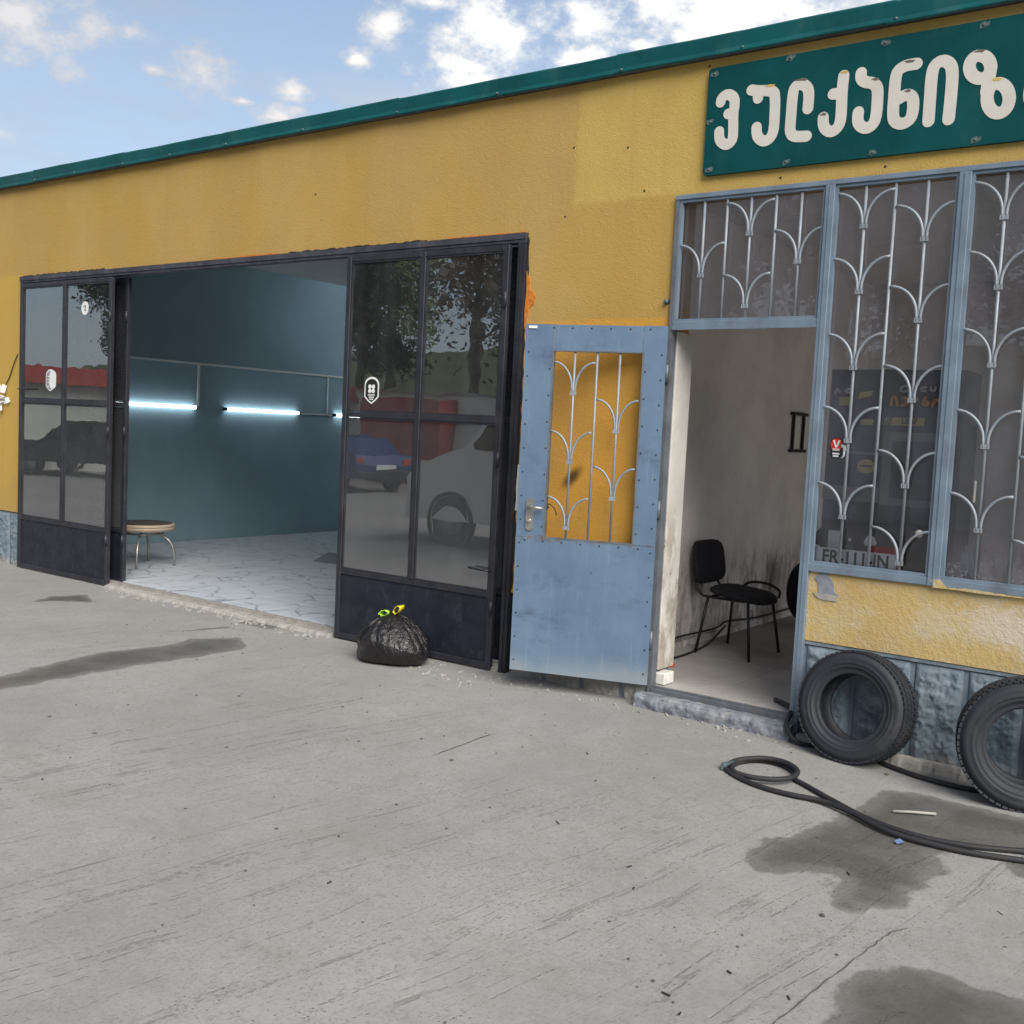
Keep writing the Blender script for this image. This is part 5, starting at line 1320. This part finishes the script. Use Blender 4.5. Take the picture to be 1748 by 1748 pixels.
rw = thing('low_outbuilding', 'low pale outbuilding with a red roof edge at the far end of the yard', 'building', (-29.5, -14, 0), R(20))
m = MB(); m.box(-.2, 4, -9, 9, 0, 2.35); m.build('wall', 'palewall', rw)
m = MB(); m.box(-.35, 4.4, -9.2, 9.2, 2.352, 2.80); m.build('roof', 'redband', rw)
bank = MB(); V = []; F = []
for i in range(61):
    x = -70 + 2 * i
    for j in range(9):
        y = -20 - 3 * j; V.append((x, y, .2 + 1.1 * j ** .8 + mnoise.noise(Vector((x * .15, y * .15, 0))) * .8))
for i in range(60):
    for j in range(8): a = i * 9 + j; F.append((a, a + 1, a + 10, a + 9))
bank.add(V, F, 0, True); bo = bank.build('hillside', 'grassbank'); bo['kind'] = 'structure'

def crown_mesh(seed, mat, R_, H_, n, slim=False):
    rnd = random.Random(seed); V, F = [], []
    cl = [(rnd.gauss(0, R_ * .45), rnd.gauss(0, R_ * .45), rnd.uniform(.15, .95) * H_, rnd.uniform(.28, .5) * R_) for _ in range(40)]
    for i in range(n):
        cx, cy, cz, cr = rnd.choice(cl)
        d = Vector((rnd.gauss(0, 1), rnd.gauss(0, 1), rnd.gauss(0, 1))).normalized() * cr * rnd.uniform(.4, 1.05)
        k = 1 - .6 * abs(cz / H_ - .35)
        p = Vector((cx * k, cy * k, cz)) + d; s_ = rnd.uniform(.06, .13)
        a = Vector((rnd.gauss(0, 1), rnd.gauss(0, 1), rnd.gauss(0, 1))).normalized(); b = a.orthogonal().normalized()
        k = len(V); V += [p + a * s_, p + b * s_ * .6, p - a * s_, p - b * s_ * .6]; F.append((k, k + 1, k + 2, k + 3))
    m = MB(); m.add(V, F); return m.build('crown', mat)
def trunk_mesh(seed, h):
    rnd = random.Random(seed); m = MB()
    m.tube([(0, 0, 0), (.05, .03, h * .3), (-.03, .06, h * .6), (.04, 0, h)], [.22, .17, .12, .04], 8)
    for i in range(6):
        z = h * rnd.uniform(.3, .75); a = rnd.uniform(0, 2 * PI); L = rnd.uniform(1, 2.2)
        m.tube([(0, 0, z), (L * .5 * math.cos(a), L * .5 * math.sin(a), z + L * .4), (L * math.cos(a), L * math.sin(a), z + L)], [.08, .05, .02], 6)
    return m.build('trunk', 'bark')
kinds = []
for s_, mt, r_, h_, lab in ((1, 'leaf1', 2.6, 6.5, 'green leafy tree'), (2, 'leaf2', 2.0, 8.5, 'tall dark evergreen tree'), (3, 'leaf3', 2.7, 6.0, 'brownish thinning tree')):
    kinds.append((crown_mesh(s_, mt, r_, h_, 11000 if s_ != 3 else 6000), trunk_mesh(s_, h_ + 1), lab))
spots = [(-46, -24, 1, 1.1), (-40, -26, 0, 1), (-34, -24, 1, 1.2), (-31, -29, 0, 1.1), (-27, -23, 1, .9), (-24, -26, 2, 1.2), (-20, -24, 2, 1.3), (-17, -27, 0, 1.2), (-14.5, -23.5, 1, 1.2), (-11, -25, 2, 1.2), (-8, -24, 0, 1.2), (-4, -26, 1, 1.2), (0, -24, 0, 1.1), (5, -25, 1, 1.2)]
used = set()
for i, (x, y, kd, sc_) in enumerate(spots):
    cr, tr, lab = kinds[kd]
    place_word = ['behind the low outbuilding, at its far end', 'behind the low outbuilding', 'beyond the dark parked car', 'uphill of the dark parked car', 'at the corner of the pale wall', 'behind the end of the pale wall', 'behind the red kiosk', 'uphill of the red kiosk', 'behind the blue parked car', 'behind the pale wall opposite the garage', 'behind the white van', 'behind the pale wall opposite the doorway', 'behind the pale wall opposite the windows', 'behind the near end of the pale wall'][i]
    t = thing('yard_tree', f'{lab} {place_word}', 'tree', (x, y, .9 + .25 * (-20 - y)), i * 1.3, 'trees across the yard'); t.scale = (sc_,) * 3
    if kd not in used: used.add(kd); c_, r2 = cr, tr
    else:
        c_, r2 = cr.copy(), tr.copy(); COL.objects.link(c_); COL.objects.link(r2)
    c_.parent = t; r2.parent = t; c_.location = (0, 0, 1.2)
m = MB(); m.tube([(-36, -17.5, 0), (-36, -17.5, 8.2)], [.14, .10], 10); up_ = thing('utility_pole', 'grey utility pole with cross arm across the yard, seen reflected', 'pole'); m.build('shaft', 'pole', up_); m = MB(); m.box(-36.9, -35.1, -17.62, -17.5, 7.5, 7.62); m.build('cross_arm', 'pole', up_)

# drop sources that were never placed
for o in list(bpy.data.objects):
    if o.type == 'MESH' and o.parent is None and o.name.split('.')[0] in ('crown', 'trunk'): bpy.data.objects.remove(o)
